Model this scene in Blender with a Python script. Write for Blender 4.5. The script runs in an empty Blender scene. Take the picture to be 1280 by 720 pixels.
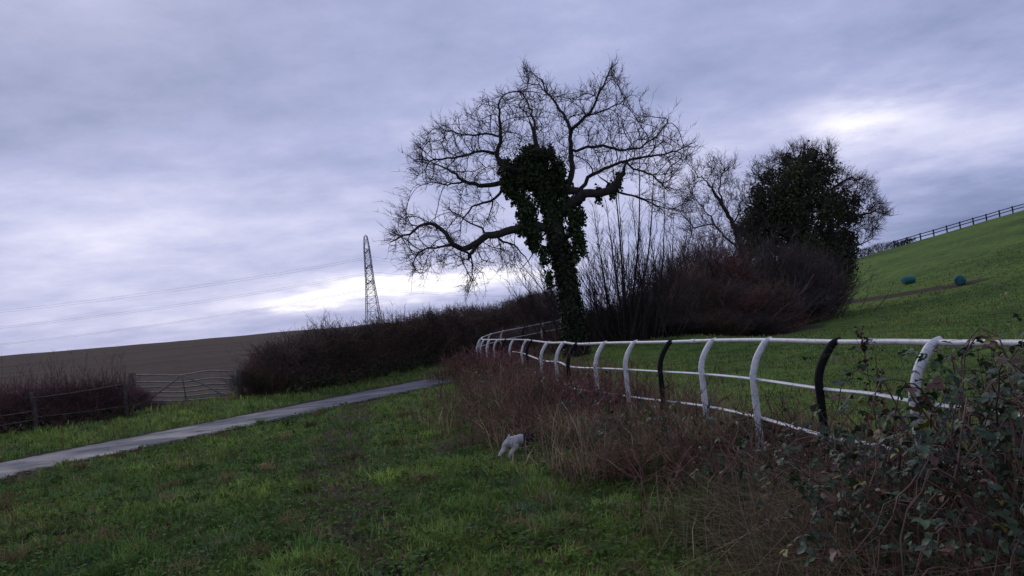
import bpy, math, random
import numpy as np
rng = np.random.default_rng(7)
random.seed(7)
S = bpy.context.scene
COL = S.collection
F = 1000.0                                   # focal length in photo pixels (1280 wide)
PITCH, ROLL, EYE = math.radians(2.9), math.radians(6.0), 1.6
cp, sp, cr, sr = math.cos(PITCH), math.sin(PITCH), math.cos(ROLL), math.sin(ROLL)
FW = np.array([0, cp, sp]); R0 = np.array([1., 0, 0]); U0 = np.array([0, -sp, cp])
RT = cr * R0 - sr * U0
UP = sr * R0 + cr * U0

def ray(px, py):
    return FW + RT * ((px - 640) / F) + UP * ((360 - py) / F)

def at(px, py, Y):
    d = ray(px, py)
    return np.array([0, 0, EYE]) + d * (Y / d[1])

def atz(px, py, z):
    d = ray(px, py)
    return np.array([0, 0, EYE]) + d * ((z - EYE) / d[2])

def sst(a, b, x):
    t = np.clip((np.asarray(x, float) - a) / (b - a), 0, 1)
    return t * t * (3 - 2 * t)

# ---------------------------------------------------------------- noise
_tab = rng.random((256, 256))
def vnoise(x, y):
    x = np.asarray(x, float); y = np.asarray(y, float)
    xi = np.floor(x).astype(int); yi = np.floor(y).astype(int)
    fx = x - xi; fy = y - yi
    fx = fx * fx * (3 - 2 * fx); fy = fy * fy * (3 - 2 * fy)
    a = _tab[xi % 256, yi % 256]; b = _tab[(xi + 1) % 256, yi % 256]
    c = _tab[xi % 256, (yi + 1) % 256]; d = _tab[(xi + 1) % 256, (yi + 1) % 256]
    return (a * (1 - fx) + b * fx) * (1 - fy) + (c * (1 - fx) + d * fx) * fy
def fbm(x, y, o=4):
    s = 0; a = .5
    for k in range(o):
        s = s + a * vnoise(x * 2 ** k + 17 * k, y * 2 ** k + 31 * k); a *= .5
    return s

# ---------------------------------------------------------------- terrain
LANE = np.array([(-21, -12.5), (-14.5, 1.9), (-9.25, 14.3), (-6.45, 20.1), (-2.25, 29.5), (-0.4, 35), (.8, 45), (1.5, 75)], float)
HEDGE = np.array([(-24, 7), (-17, 15.6), (-13, 20.3), (-10.8, 22.9), (-10.6, 26.6), (-8.4, 26.2), (-6.4, 31), (-3.5, 41), (0, 52), (4, 70), (20, 140), (40, 400), (60, 1500)], float)

def pdist(x, y, P):
    """signed distance to polyline P, positive on its left"""
    x = np.asarray(x, float); y = np.asarray(y, float)
    best = np.full(x.shape, 1e9); sg = np.zeros(x.shape)
    for a, b in zip(P[:-1], P[1:]):
        d = b - a; L = d @ d
        t = np.clip(((x - a[0]) * d[0] + (y - a[1]) * d[1]) / L, 0, 1)
        ex = x - a[0] - t * d[0]; ey = y - a[1] - t * d[1]
        q = np.hypot(ex, ey)
        s = np.sign(d[0] * (y - a[1]) - d[1] * (x - a[0]))
        m = q < best
        best = np.where(m, q, best); sg = np.where(m, s, sg)
    return best * sg

def G(x, y):
    x = np.asarray(x, float); y = np.asarray(y, float)
    s = pdist(x, y, LANE)
    z = .25 * sst(2.0, 4.4, s)
    crest = 5.15 + np.clip(-46 - x, -60, 120) * .02
    z = z + crest * sst(30, 150, y) * (1 - sst(-18, 30, x))
    z = z - 4 * sst(170, 500, y) * (1 - sst(-18, 30, x))
    q = x - 21
    z = z + .18 * (np.sqrt(q * q + 36) + q) / 2 * (1 - sst(148, 215, y))
    z = z + .55 * sst(-2, 3, x) * sst(26, 31, y) * (1 - sst(6, 11, x))
    far = sst(1.7, 3.0, np.abs(s))
    z = z + far * ((fbm(x * .9, y * .9) - .47) * .10 + (fbm(x * .17 + 5, y * .17) - .47) * .28 * sst(8, 40, np.hypot(x, y)))
    z = z - .05 * sst(2.6, 1.8, np.abs(s)) * 0
    return z

def g1(x, y):
    return float(G(np.array([x]), np.array([y]))[0])

def hit(px, py):
    d = ray(px, py); o = np.array([0, 0, EYE])
    t = 2.0
    while t < 900:
        p = o + d * t
        if p[2] < g1(p[0], p[1]): break
        t *= 1.01
    return o + d * t

# ---------------------------------------------------------------- mesh tools
def link(o, parent=None):
    COL.objects.link(o)
    if parent is not None: o.parent = parent
    return o

def tag(o, label=None, cat=None, group=None, kind=None):
    if label: o['label'] = label
    if cat: o['category'] = cat
    if group: o['group'] = group
    if kind: o['kind'] = kind
    return o

def thing(name, loc, label, cat, group=None):
    o = bpy.data.objects.new(name, None); o.empty_display_size = .2
    o.location = [float(v) for v in loc]
    link(o); return tag(o, label, cat, group)

class MB:
    def __init__(s): s.V = []; s.Q = []; s.T = []; s.C = []; s.n = 0
    def add(s, V, Q=None, T=None, C=None):
        V = np.asarray(V, float).reshape(-1, 3)
        if Q is not None and len(Q): s.Q.append(np.asarray(Q, int).reshape(-1, 4) + s.n)
        if T is not None and len(T): s.T.append(np.asarray(T, int).reshape(-1, 3) + s.n)
        if C is None: C = np.ones((len(V), 3))
        C = np.asarray(C, float)
        if C.ndim == 1: C = np.tile(C, (len(V), 1))
        s.V.append(V); s.C.append(C); s.n += len(V)
    def build(s, name, mat, parent=None, loc=None, smooth=True):
        V = np.concatenate(s.V); C = np.concatenate(s.C)
        Q = np.concatenate(s.Q) if s.Q else np.zeros((0, 4), int)
        T = np.concatenate(s.T) if s.T else np.zeros((0, 3), int)
        if parent is not None: V = V - np.array(parent.location)
        elif loc is not None: V = V - np.array(loc)
        me = bpy.data.meshes.new(name)
        me.vertices.add(len(V)); me.vertices.foreach_set('co', V.astype(np.float32).ravel())
        lv = np.concatenate([Q.ravel(), T.ravel()]).astype(np.int32)
        me.loops.add(len(lv)); me.loops.foreach_set('vertex_index', lv)
        ls = np.concatenate([np.arange(len(Q)) * 4, len(Q) * 4 + np.arange(len(T)) * 3]).astype(np.int32)
        me.polygons.add(len(ls)); me.polygons.foreach_set('loop_start', ls)
        me.update(calc_edges=True)
        me.polygons.foreach_set('use_smooth', np.full(len(ls), smooth, bool))
        a = me.attributes.new('Col', 'FLOAT_COLOR', 'POINT')
        a.data.foreach_set('color', np.concatenate([C, np.ones((len(C), 1))], 1).astype(np.float32).ravel())
        me.materials.append(mat)
        o = bpy.data.objects.new(name, me)
        if parent is None and loc is not None: o.location = [float(v) for v in loc]
        return link(o, parent)
    def tubes(s, P, R, sides=3, C=None, cap=False, flat=1.0, ref=None):
        """P (N,K,3), R (N,K)"""
        P = np.asarray(P, float); R = np.asarray(R, float)
        if P.ndim == 2: P = P[None]; R = np.broadcast_to(R, P.shape[:2])
        N, K, _ = P.shape
        T = np.gradient(P, axis=1); T /= np.linalg.norm(T, axis=2, keepdims=True) + 1e-12
        if ref is None:
            m = T.mean(1); ax = np.argmin(np.abs(m), 1)
            rf = np.eye(3)[ax][:, None, :]
        else: rf = np.asarray(ref, float)[None, None, :]
        A = np.cross(T, rf); A /= np.linalg.norm(A, axis=2, keepdims=True) + 1e-12
        B = np.cross(T, A)
        if cap:
            P = np.concatenate([P[:, :1], P, P[:, -1:]], 1); A = np.concatenate([A[:, :1], A, A[:, -1:]], 1)
            B = np.concatenate([B[:, :1], B, B[:, -1:]], 1); R = np.concatenate([R[:, :1] * .02, R, R[:, -1:] * .02], 1); K += 2
        th = np.arange(sides) * 2 * math.pi / sides
        V = P[:, :, None, :] + R[:, :, None, None] * (np.cos(th)[None, None, :, None] * A[:, :, None, :] + flat * np.sin(th)[None, None, :, None] * B[:, :, None, :])
        i = np.arange(N)[:, None, None] * K * sides + np.arange(K - 1)[None, :, None] * sides
        j = np.arange(sides)[None, None, :]; j2 = (j + 1) % sides
        Q = np.stack([i + j, i + j2, i + sides + j2, i + sides + j], -1).reshape(-1, 4)
        if C is not None:
            C = np.asarray(C, float)
            if C.ndim == 2: C = np.repeat(C, K * sides, 0)
        s.add(V.reshape(-1, 3), Q, None, C)
    def beam(s, a, b, w, h, C=None, up=(0, 0, 1)):
        a = np.asarray(a, float); b = np.asarray(b, float); d = (b - a) / np.linalg.norm(b - a)
        u = np.asarray(up, float)
        sd = np.cross(d, u)
        if np.linalg.norm(sd) < 1e-3: sd = np.cross(d, (1., 0, 0))
        sd /= np.linalg.norm(sd); u = np.cross(sd, d)
        V = [p + sd * (w / 2) * x + u * (h / 2) * y for p in (a, b) for x, y in ((-1, -1), (1, -1), (1, 1), (-1, 1))]
        s.add(V, [(0, 1, 2, 3), (7, 6, 5, 4), (0, 4, 5, 1), (1, 5, 6, 2), (2, 6, 7, 3), (3, 7, 4, 0)], None, C)
    def leaves(s, P, D, N_, L, W, C):
        """pointed folded leaves: base P, direction D, normal N_, length L, width W"""
        n = len(P)
        D = D / (np.linalg.norm(D, axis=1, keepdims=True) + 1e-9)
        X = np.cross(D, N_); X /= np.linalg.norm(X, axis=1, keepdims=True) + 1e-9
        Nn = np.cross(X, D)
        L = L[:, None]; W = W[:, None]
        b = P; m1 = P + D * L * .35 - Nn * L * .02; m2 = P + D * L * .7; t = P + D * L + Nn * (-.12) * L
        l1 = m1 + X * W * .5 + Nn * W * .16; r1 = m1 - X * W * .5 + Nn * W * .16
        l2 = m2 + X * W * .36 + Nn * W * .10; r2 = m2 - X * W * .36 + Nn * W * .10
        V = np.stack([b, l1, m1, r1, l2, m2, r2, t], 1).reshape(-1, 3)
        k = np.arange(n)[:, None] * 8
        Q = np.concatenate([k + [1, 2, 5, 4], k + [2, 3, 6, 5]], 0)
        T = np.concatenate([k + [0, 2, 1], k + [0, 3, 2], k + [4, 5, 7], k + [5, 6, 7]], 0)
        s.add(V, Q, T, np.repeat(C, 8, 0))
    def blades(s, P, H, W, C, lean=.35, bend=.5):
        n = len(P); az = rng.random(n) * 2 * math.pi
        d = np.stack([np.cos(az), np.sin(az), np.zeros(n)], 1)
        az2 = az + rng.normal(0, .6, n) + math.pi / 2
        w = np.stack([np.cos(az2), np.sin(az2), np.zeros(n)], 1) * (W / 2)[:, None]
        le = np.abs(rng.normal(0, lean, n))[:, None]; be = np.abs(rng.normal(0, bend, n))[:, None]
        Hh = H[:, None]; up = np.array([0, 0, 1.])
        m = P + up * Hh * .55 + d * Hh * le * .5
        t = P + up * Hh * (1 - .35 * np.clip(be, 0, 1.6)) + d * Hh * (le + be * .55)
        V = np.stack([P - w, P + w, m + w * .8, m - w * .8, t], 1).reshape(-1, 3)
        k = np.arange(n)[:, None] * 5
        s.add(V, k + [0, 1, 2, 3], k + [3, 2, 4], np.repeat(C, 5, 0))

def unit(n):
    v = rng.normal(size=(n, 3)); return v / np.linalg.norm(v, axis=1, keepdims=True)

# ---------------------------------------------------------------- materials
def nodes(name):
    m = bpy.data.materials.new(name); m.use_nodes = True
    nt = m.node_tree; nt.nodes.clear()
    out = nt.nodes.new('ShaderNodeOutputMaterial'); b = nt.nodes.new('ShaderNodeBsdfPrincipled')
    nt.links.new(b.outputs[0], out.inputs[0])
    return m, nt, b
def N(nt, t, **k):
    n = nt.nodes.new(t)
    for a, v in k.items(): setattr(n, a, v)
    return n
def noise(nt, vec, scale, detail=5, rough=.6):
    n = N(nt, 'ShaderNodeTexNoise'); n.inputs['Scale'].default_value = scale; n.inputs['Detail'].default_value = detail
    n.inputs['Roughness'].default_value = rough
    if vec is not None: nt.links.new(vec, n.inputs['Vector'])
    return n.outputs['Fac']
def ramp(nt, fac, stops):
    r = N(nt, 'ShaderNodeValToRGB'); e = r.color_ramp.elements
    while len(e) > 1: e.remove(e[-1])
    e[0].position = stops[0][0]; e[0].color = (*stops[0][1], 1)
    for p, c in stops[1:]:
        x = e.new(p); x.color = (*c, 1)
    nt.links.new(fac, r.inputs[0]); return r.outputs[0]
def mix(nt, fac, a, b, mode='MIX'):
    m = N(nt, 'ShaderNodeMix', data_type='RGBA', blend_type=mode)
    for sock, v in ((m.inputs[0], fac), (m.inputs[6], a), (m.inputs[7], b)):
        if isinstance(v, bpy.types.NodeSocket): nt.links.new(v, sock)
        elif isinstance(v, tuple): sock.default_value = (*v, 1) if len(v) == 3 else v
        else: sock.default_value = v
    return m.outputs[2]
def math_(nt, op, a, b=None, c=None):
    m = N(nt, 'ShaderNodeMath', operation=op)
    for i, v in enumerate((a, b, c)):
        if v is None: continue
        if isinstance(v, bpy.types.NodeSocket): nt.links.new(v, m.inputs[i])
        else: m.inputs[i].default_value = v
    return m.outputs[0]
def attr(nt, name, out='Color'):
    a = N(nt, 'ShaderNodeAttribute', attribute_name=name); return a.outputs[out]
def bump(nt, b, h, strength=.4, dist=.02):
    n = N(nt, 'ShaderNodeBump'); n.inputs['Strength'].default_value = strength; n.inputs['Distance'].default_value = dist
    nt.links.new(h, n.inputs['Height']); nt.links.new(n.outputs[0], b.inputs['Normal'])
def pos(nt): return N(nt, 'ShaderNodeNewGeometry').outputs['Position']
def objc(nt): return N(nt, 'ShaderNodeTexCoord').outputs['Object']

def plain(name, lo, hi, scale=6, rough=.6, spec=.3, useattr=True, bmp=.3, bd=.01, metal=0., trans=0.):
    m, nt, b = nodes(name)
    c = objc(nt)
    f = noise(nt, c, scale)
    col = ramp(nt, f, [(.3, lo), (.7, hi)])
    if useattr: col = mix(nt, 1.0, col, attr(nt, 'Col'), 'MULTIPLY')
    nt.links.new(col, b.inputs['Base Color'])
    b.inputs['Roughness'].default_value = rough; b.inputs['Specular IOR Level'].default_value = spec
    b.inputs['Metallic'].default_value = metal
    if bmp: bump(nt, b, noise(nt, c, scale * 4), bmp, bd)
    if trans:
        t = N(nt, 'ShaderNodeBsdfTranslucent'); nt.links.new(col, t.inputs[0])
        ms = N(nt, 'ShaderNodeMixShader'); ms.inputs[0].default_value = trans
        nt.links.new(b.outputs[0], ms.inputs[1]); nt.links.new(t.outputs[0], ms.inputs[2])
        nt.links.new(ms.outputs[0], nt.nodes['Material Output'].inputs[0])
    return m

M = {}
M['blade'] = plain('grass_blade', (.8, .8, .8), (1.1, 1.1, 1.1), 3, .8, .06, True, 0, trans=.3)
M['dead'] = plain('dead_grass_blade', (.75, .75, .75), (1.15, 1.1, 1.1), 2, .75, .1, True, 0, trans=.15)
M['bark'] = plain('wet_oak_bark', (.022, .019, .017), (.055, .047, .04), 7, .85, .2, True, .9, .03)
M['twig'] = plain('bare_twig', (.030, .023, .022), (.06, .047, .044), 1.2, .8, .15, True, 0)
M['scrub'] = plain('brown_scrub_twig', (.8, .8, .8), (1.2, 1.15, 1.15), .8, .85, .1, True, 0)
M['ivy'] = plain('ivy_leaf', (.75, .75, .75), (1.2, 1.2, 1.1), 2, .6, .18, True, 0, trans=.1)
M['bramble'] = plain('bramble_leaf', (.75, .75, .75), (1.2, 1.2, 1.15), 30, .55, .3, True, .3, .002, trans=.12)
M['cane'] = plain('bramble_cane', (.065, .040, .034), (.15, .095, .075), 12, .6, .3, True, .3, .003)
M['galv'] = plain('galvanised_steel', (.09, .10, .092), (.19, .20, .185), 5, .6, .3, True, .2, .003, metal=.35)
M['steel'] = plain('grey_lattice_steel', (.16, .17, .18), (.24, .25, .26), 1, .6, .3, False, 0)
M['wire'] = plain('conductor_wire', (.12, .12, .13), (.16, .16, .17), 1, .6, .3, False, 0)
M['wood'] = plain('weathered_wood', (.05, .042, .036), (.12, .10, .085), 14, .85, .15, True, .6, .006)
M['ridge'] = plain('dark_fence_timber', (.022, .022, .024), (.045, .045, .047), 8, .85, .15, False, .3, .005)
M['teal'] = plain('teal_plastic', (.010, .09, .09), (.018, .15, .14), 3, .5, .35, False, .1, .004)
M['cap'] = plain('dark_plastic', (.03, .035, .035), (.05, .055, .055), 6, .5, .3, False, 0)
M['stalk'] = plain('pale_dry_stalk', (.24, .20, .15), (.38, .33, .26), 20, .8, .1, True, .2, .002)
M['black'] = plain('black_paint', (.005, .005, .006), (.012, .012, .012), 18, .75, .12, False, .2, .003)

def paint_mat():
    m, nt, b = nodes('white_rail_paint')
    c = pos(nt)
    f = noise(nt, c, 9, 8, .7); g = noise(nt, c, 45, 4, .6)
    col = ramp(nt, f, [(.30, (.38, .37, .35)), (.46, (.56, .55, .54)), (.7, (.68, .67, .68))])
    st = ramp(nt, g, [(.50, (0, 0, 0)), (.72, (1, 1, 1))])
    col = mix(nt, math_(nt, 'MULTIPLY', st, .6), col, (.20, .22, .15))
    nt.links.new(col, b.inputs['Base Color']); b.inputs['Roughness'].default_value = .45
    b.inputs['Specular IOR Level'].default_value = .35
    bump(nt, b, g, .06, .002); return m
M['paint'] = paint_mat()

def ground_mat():
    m, nt, b = nodes('meadow_ground')
    c = pos(nt)
    big = noise(nt, c, .22, 4); mid = noise(nt, c, 1.3, 6, .65); fine = noise(nt, c, 16, 6, .7)
    col = ramp(nt, mid, [(.30, (.034, .050, .016)), (.48, (.092, .162, .038)), (.62, (.132, .198, .048)), (.78, (.12, .125, .05))])
    col2 = ramp(nt, fine, [(.25, (.35, .36, .34)), (.5, (.95, .95, .92)), (.75, (1.45, 1.4, 1.25))])
    col = mix(nt, 1.0, col, col2, 'MULTIPLY')
    col = mix(nt, math_(nt, 'MULTIPLY', ramp(nt, big, [(.45, (0, 0, 0)), (.65, (1, 1, 1))]), .3), col, (.085, .10, .035))
    wide = noise(nt, c, .06, 4, .6)
    col = mix(nt, 1.0, col, ramp(nt, wide, [(.36, (.62, .62, .7)), (.5, (.95, .92, .95)), (.62, (1.2, 1.08, .95))]), 'MULTIPLY')
    mud = attr(nt, 'Col')
    sep = N(nt, 'ShaderNodeSeparateColor'); nt.links.new(mud, sep.inputs[0])
    edge = math_(nt, 'ADD', sep.outputs[0], math_(nt, 'MULTIPLY', math_(nt, 'SUBTRACT', mid, .5), 1.1))
    mk = ramp(nt, edge, [(.40, (0, 0, 0)), (.62, (1, 1, 1))])
    mc = ramp(nt, fine, [(.3, (.036, .028, .021)), (.7, (.085, .066, .050))])
    col = mix(nt, mk, col, mc)
    nt.links.new(col, b.inputs['Base Color']); b.inputs['Roughness'].default_value = .95; b.inputs['Specular IOR Level'].default_value = .04
    bump(nt, b, fine, .8, .05); return m
M['ground'] = ground_mat()

def plough_mat():
    m, nt, b = nodes('ploughed_soil')
    c = pos(nt)
    mp = N(nt, 'ShaderNodeMapping'); mp.inputs['Rotation'].default_value = (0, 0, .25); mp.inputs['Scale'].default_value = (.02, .5, 1)
    nt.links.new(c, mp.inputs[0])
    f = noise(nt, mp.outputs[0], 1.6, 6, .65); g = noise(nt, c, 3.5, 6, .7)
    col = ramp(nt, f, [(.36, (.022, .013, .011)), (.47, (.046, .028, .022)), (.56, (.068, .042, .031)), (.66, (.050, .046, .022))])
    col = mix(nt, 1.0, col, ramp(nt, g, [(.3, (.55, .55, .55)), (.7, (1.3, 1.25, 1.2))]), 'MULTIPLY')
    nt.links.new(col, b.inputs['Base Color']); b.inputs['Roughness'].default_value = .95; b.inputs['Specular IOR Level'].default_value = .1
    bump(nt, b, g, .8, .15); return m
M['plough'] = plough_mat()

def lane_mat():
    m, nt, b = nodes('wet_lane_asphalt')
    c = pos(nt)
    f = noise(nt, c, .9, 5); g = noise(nt, c, 60, 3, .7); h = noise(nt, c, 4, 6, .7)
    mp = N(nt, 'ShaderNodeMapping'); mp.inputs['Rotation'].default_value = (0, 0, -1.15); mp.inputs['Scale'].default_value = (.25, 2.2, 1)
    nt.links.new(c, mp.inputs[0]); stk = noise(nt, mp.outputs[0], 1.4, 6, .65)
    col = ramp(nt, stk, [(.32, (.042, .047, .066)), (.5, (.076, .081, .108)), (.66, (.135, .138, .165))])
    col = mix(nt, 1.0, col, ramp(nt, g, [(.3, (.6, .6, .6)), (.7, (1.35, 1.35, 1.35))]), 'MULTIPLY')
    vo = N(nt, 'ShaderNodeTexVoronoi', feature='DISTANCE_TO_EDGE'); vo.inputs['Scale'].default_value = .55
    wv = N(nt, 'ShaderNodeVectorMath', operation='ADD'); nt.links.new(c, wv.inputs[0])
    no = N(nt, 'ShaderNodeTexNoise'); no.inputs['Scale'].default_value = 1.6; nt.links.new(c, no.inputs['Vector']); nt.links.new(no.outputs['Color'], wv.inputs[1])
    nt.links.new(wv.outputs[0], vo.inputs['Vector'])
    crack = ramp(nt, vo.outputs['Distance'], [(.004, (1, 1, 1)), (.018, (0, 0, 0))])
    col = mix(nt, math_(nt, 'MULTIPLY', crack, .7), col, (.02, .02, .022))
    # worn edge: soil washed over the sides (attribute = distance from the centre line)
    sep = N(nt, 'ShaderNodeSeparateColor'); nt.links.new(attr(nt, 'Col'), sep.inputs[0])
    e = math_(nt, 'ADD', sep.outputs[0], math_(nt, 'MULTIPLY', math_(nt, 'SUBTRACT', h, .5), 1.1))
    k = ramp(nt, e, [(.72, (0, 0, 0)), (.92, (1, 1, 1))])
    col = mix(nt, k, col, (.034, .028, .022))
    nt.links.new(col, b.inputs['Base Color']); b.inputs['Roughness'].default_value = 1; b.inputs['Specular IOR Level'].default_value = 0
    gl = N(nt, 'ShaderNodeBsdfGlossy'); gl.inputs['Roughness'].default_value = .38
    wet = math_(nt, 'MULTIPLY', ramp(nt, f, [(.35, (.10, .10, .10)), (.6, (.03, .03, .03))]), math_(nt, 'SUBTRACT', 1.0, k))
    ms = N(nt, 'ShaderNodeMixShader'); nt.links.new(wet, ms.inputs[0]); nt.links.new(b.outputs[0], ms.inputs[1]); nt.links.new(gl.outputs[0], ms.inputs[2])
    nt.links.new(ms.outputs[0], nt.nodes['Material Output'].inputs[0])
    bump(nt, b, g, .4, .008); return m
M['lane'] = lane_mat()

# ---------------------------------------------------------------- ground sheets
FRAIL = [(1172, 427.5), (1110, 427), (1047, 427), (962, 425.5), (893, 426), (840, 427), (795, 428), (757, 429), (722, 430), (706, 428.5), (686, 428.5)]
RZ = 1.25
rail = [atz(px, py, RZ) for px, py in FRAIL]
rail += [np.array([.28, 22.0, RZ]), np.array([-.08, 24.2, RZ + .02])]
near_dir = (rail[0] - rail[4]); near_dir /= np.linalg.norm(near_dir)
rail = [rail[0] + near_dir * 6.5, rail[0] + near_dir * 2.6, rail[0] + near_dir * 1.25] + rail
rail += [np.array([-.62, 26.3, RZ + .04]), np.array([-1.12, 27.9, RZ + .07]), np.array([-1.28, 28.8, RZ + .10]), at(604, 421.5, 29.5), at(614, 417.5, 30), at(629, 414, 30.6), at(656, 409, 31.2), at(680, 404, 31.8), at(704, 399.5, 32.6), at(720, 396, 33.4)]
rail = np.array(rail)

def catmull(P, n=8):
    P = np.asarray(P, float); Q = np.concatenate([[2 * P[0] - P[1]], P, [2 * P[-1] - P[-2]]])
    out = []
    for i in range(1, len(Q) - 2):
        a, b, c, d = Q[i - 1:i + 3]
        for t in np.arange(n) / n:
            out.append(.5 * (2 * b + (c - a) * t + (2 * a - 5 * b + 4 * c - d) * t * t + (3 * b - a - 3 * c + d) * t ** 3))
    out.append(P[-1]); return np.array(out)
FENCE2 = rail[:, :2]

track = np.array([hit(x, y)[:2] for x, y in ((1010, 384), (1060, 378), (1110, 371), (1160, 363), (1210, 355))])
rut = np.array([hit(x, y)[:2] for x, y in ((455, 500), (430, 540), (420, 600), (440, 660), (455, 700))] + [np.array([-.9, 3.5])])

def axis(lo, hi, near, step, growth):
    a = [near]; s = step
    while a[-1] < hi: a.append(a[-1] + s); s *= growth
    b = [near]; s = step
    while b[-1] > lo: b.append(b[-1] - s); s *= growth
    return np.array(sorted(set(b + a)))
gx = axis(-1500, 1500, 0, .16, 1.028); gy = axis(-40, 2600, 6, .14, 1.0255)
X, Y = np.meshgrid(gx, gy); Z = G(X, Y)
ds = np.abs(pdist(X, Y, LANE)); hd = pdist(X, Y, HEDGE)
mud = .95 * sst(2.4, 1.4, ds)
mud = np.maximum(mud, .85 * sst(2.6, .6, np.abs(pdist(X, Y, track)) - 1.2 * sst(24, 18, X)))
mud = np.maximum(mud, .85 * sst(.75, .15, np.abs(pdist(X, Y, rut))))
mud = np.maximum(mud, .85 * sst(1.4, .3, np.hypot((X + .75) * 1.2, Y - 11.3)))
mud = np.maximum(mud, .60 * sst(1.2, .2, np.abs(pdist(X, Y, FENCE2))))
mud = np.maximum(mud, .7 * sst(-1.2, .2, hd) * sst(90, 40, Y))
thick = np.maximum(0, 1 - np.hypot((X - 9.0) / 6.5, (Y - 39.5) / 7.5))
mud = np.maximum(mud, sst(0, .25, thick))
V = np.stack([X, Y, Z], -1).reshape(-1, 3)
nx = len(gx)
i = (np.arange(len(gy) - 1)[:, None] * nx + np.arange(nx - 1)[None, :]).ravel()
Qd = np.stack([i, i + 1, i + 1 + nx, i + nx], 1)
isp = (hd.ravel()[Qd].mean(1) > .7)
Cm = np.repeat(mud.reshape(-1, 1), 3, 1)
def sheet(name, sel, mat):
    q = Qd[sel]; u, inv = np.unique(q, return_inverse=True)
    mb = MB(); mb.add(V[u], inv.reshape(-1, 4), None, Cm[u]); o = mb.build(name, mat); return tag(o, kind='structure')
sheet('ground', ~isp, M['ground']); sheet('ploughed_field', isp, M['plough'])
# lane
lc = catmull(np.column_stack([LANE, np.zeros(len(LANE))]), 24)
tn = np.gradient(lc, axis=0); tn /= np.linalg.norm(tn, axis=1, keepdims=True); nr = np.stack([-tn[:, 1], tn[:, 0], np.zeros(len(tn))], 1)
W9 = np.linspace(-1, 1, 15); hw = 1.45 + .22 * (fbm(np.arange(len(lc)) * .35, np.zeros(len(lc))) - .47)
pl = lc[:, None, :] + nr[:, None, :] * (W9[None, :, None] * hw[:, None, None])
pl[..., 2] = G(pl[..., 0], pl[..., 1]) + .014 + .03 * (1 - W9[None, :] ** 2)
mb = MB(); k = (np.arange(len(lc) - 1)[:, None] * 15 + np.arange(14)[None, :]).ravel()
mb.add(pl.reshape(-1, 3), np.stack([k + 1, k, k + 15, k + 16], 1), None, np.repeat(np.tile(np.abs(W9), len(lc))[:, None], 3, 1))
tag(mb.build('lane', M['lane']), kind='structure')

# ---------------------------------------------------------------- grass (stuff)
def field_pts(n, y0, y1, xm=.8):
    yy = y0 * (y1 / y0) ** rng.random(n); xx = (rng.random(n) * 2 - 1) * xm * yy
    return xx, yy
def grass_cols(x, y, dry=0.0):
    n = len(x)
    a = fbm(x * .55 + 3, y * .55)[:, None]; b = fbm(x * 1.9 + 40, y * 1.9 + 9)[:, None]
    g0 = np.array([.076, .148, .036]); g1_ = np.array([.195, .275, .060]); g2 = np.array([.075, .125, .075]); st = np.array([.22, .160, .085])
    c = g0 + (g1_ - g0) * np.clip((a - .3) * 2.6, 0, 1)
    c = c + (g2 - c) * np.clip((b - .56) * 5, 0, .8)
    d = (rng.random(n)[:, None] < (.13 + dry + .6 * np.clip((fbm(x * .8 + 90, y * .8 + 12)[:, None] - .54) * 5, 0, 1)))
    c = np.where(d, st * rng.uniform(.5, 1.1, (n, 1)), c)
    cl = .55 + 1.0 * vnoise(x * 5.5 + 13, y * 5.5 + 7)[:, None]
    return c * rng.uniform(.6, 1.4, (n, 1)) * cl
def grass(n, y0, y1, keep, xm=.8, hs=1.0):
    x, y = field_pts(n, y0, y1, xm)
    m = keep(x, y); x, y = x[m], y[m]
    rutd = np.abs(pdist(x, y, rut))
    m = rng.random(len(x)) > np.maximum(.62 * sst(.85, .15, rutd) * sst(.25, .5, fbm(x * 1.5, y * 1.5)), .75 * sst(1.2, .3, np.hypot((x + .75) * 1.2, y - 11.3))); x, y = x[m], y[m]
    tus = .55 * fbm(x * 1.2 + 50, y * 1.2) + .5 * vnoise(x * 5.5 + 13, y * 5.5 + 7)
    H = hs * (.035 + .05 * rng.random(len(x)) + .20 * np.clip(tus - .55, 0, 1) * 1.6)
    dist = np.hypot(x, y)
    H = H * (1 + .008 * dist); Wd = (.0045 + .0030 * rng.random(len(x))) * (1 + dist / 7)
    P = np.stack([x, y, G(x, y) - .01], 1)
    return P, H, Wd, grass_cols(x, y)
def onlawn(x, y):
    f = pdist(x, y, FENCE2); s = pdist(x, y, LANE)
    e = 1.42 + .9 * (fbm(x * 1.3 + 7, y * 1.3) - .5)
    return (f > .1) & (s < -e) & (y < 60) | ((f <= .1) & (f > -.1) & (y < 27))
def paddock(x, y):
    f = pdist(x, y, FENCE2)
    return (f < -.1) & (y < 140) & (np.hypot((x - 9.5) / 8, (y - 39) / 8) > .95) & (np.abs(pdist(x, y, track)) > 1.3 * rng.random(len(x)) + .3)
def verge(x, y):
    s = pdist(x, y, LANE); h = pdist(x, y, HEDGE)
    return (s > 1.5 + .9 * (fbm(x * 1.3 + 47, y * 1.3) - .5)) & (h < .9) & (y < 55)
mb = MB()
for args in ((230000, 3.2, 38, onlawn), (110000, 5, 70, paddock), (150000, 12, 50, verge)):
    P, H, Wd, C = grass(*args)
    if args[3] is verge: H *= 1.35
    mb.blades(P, H, Wd, C)
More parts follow.
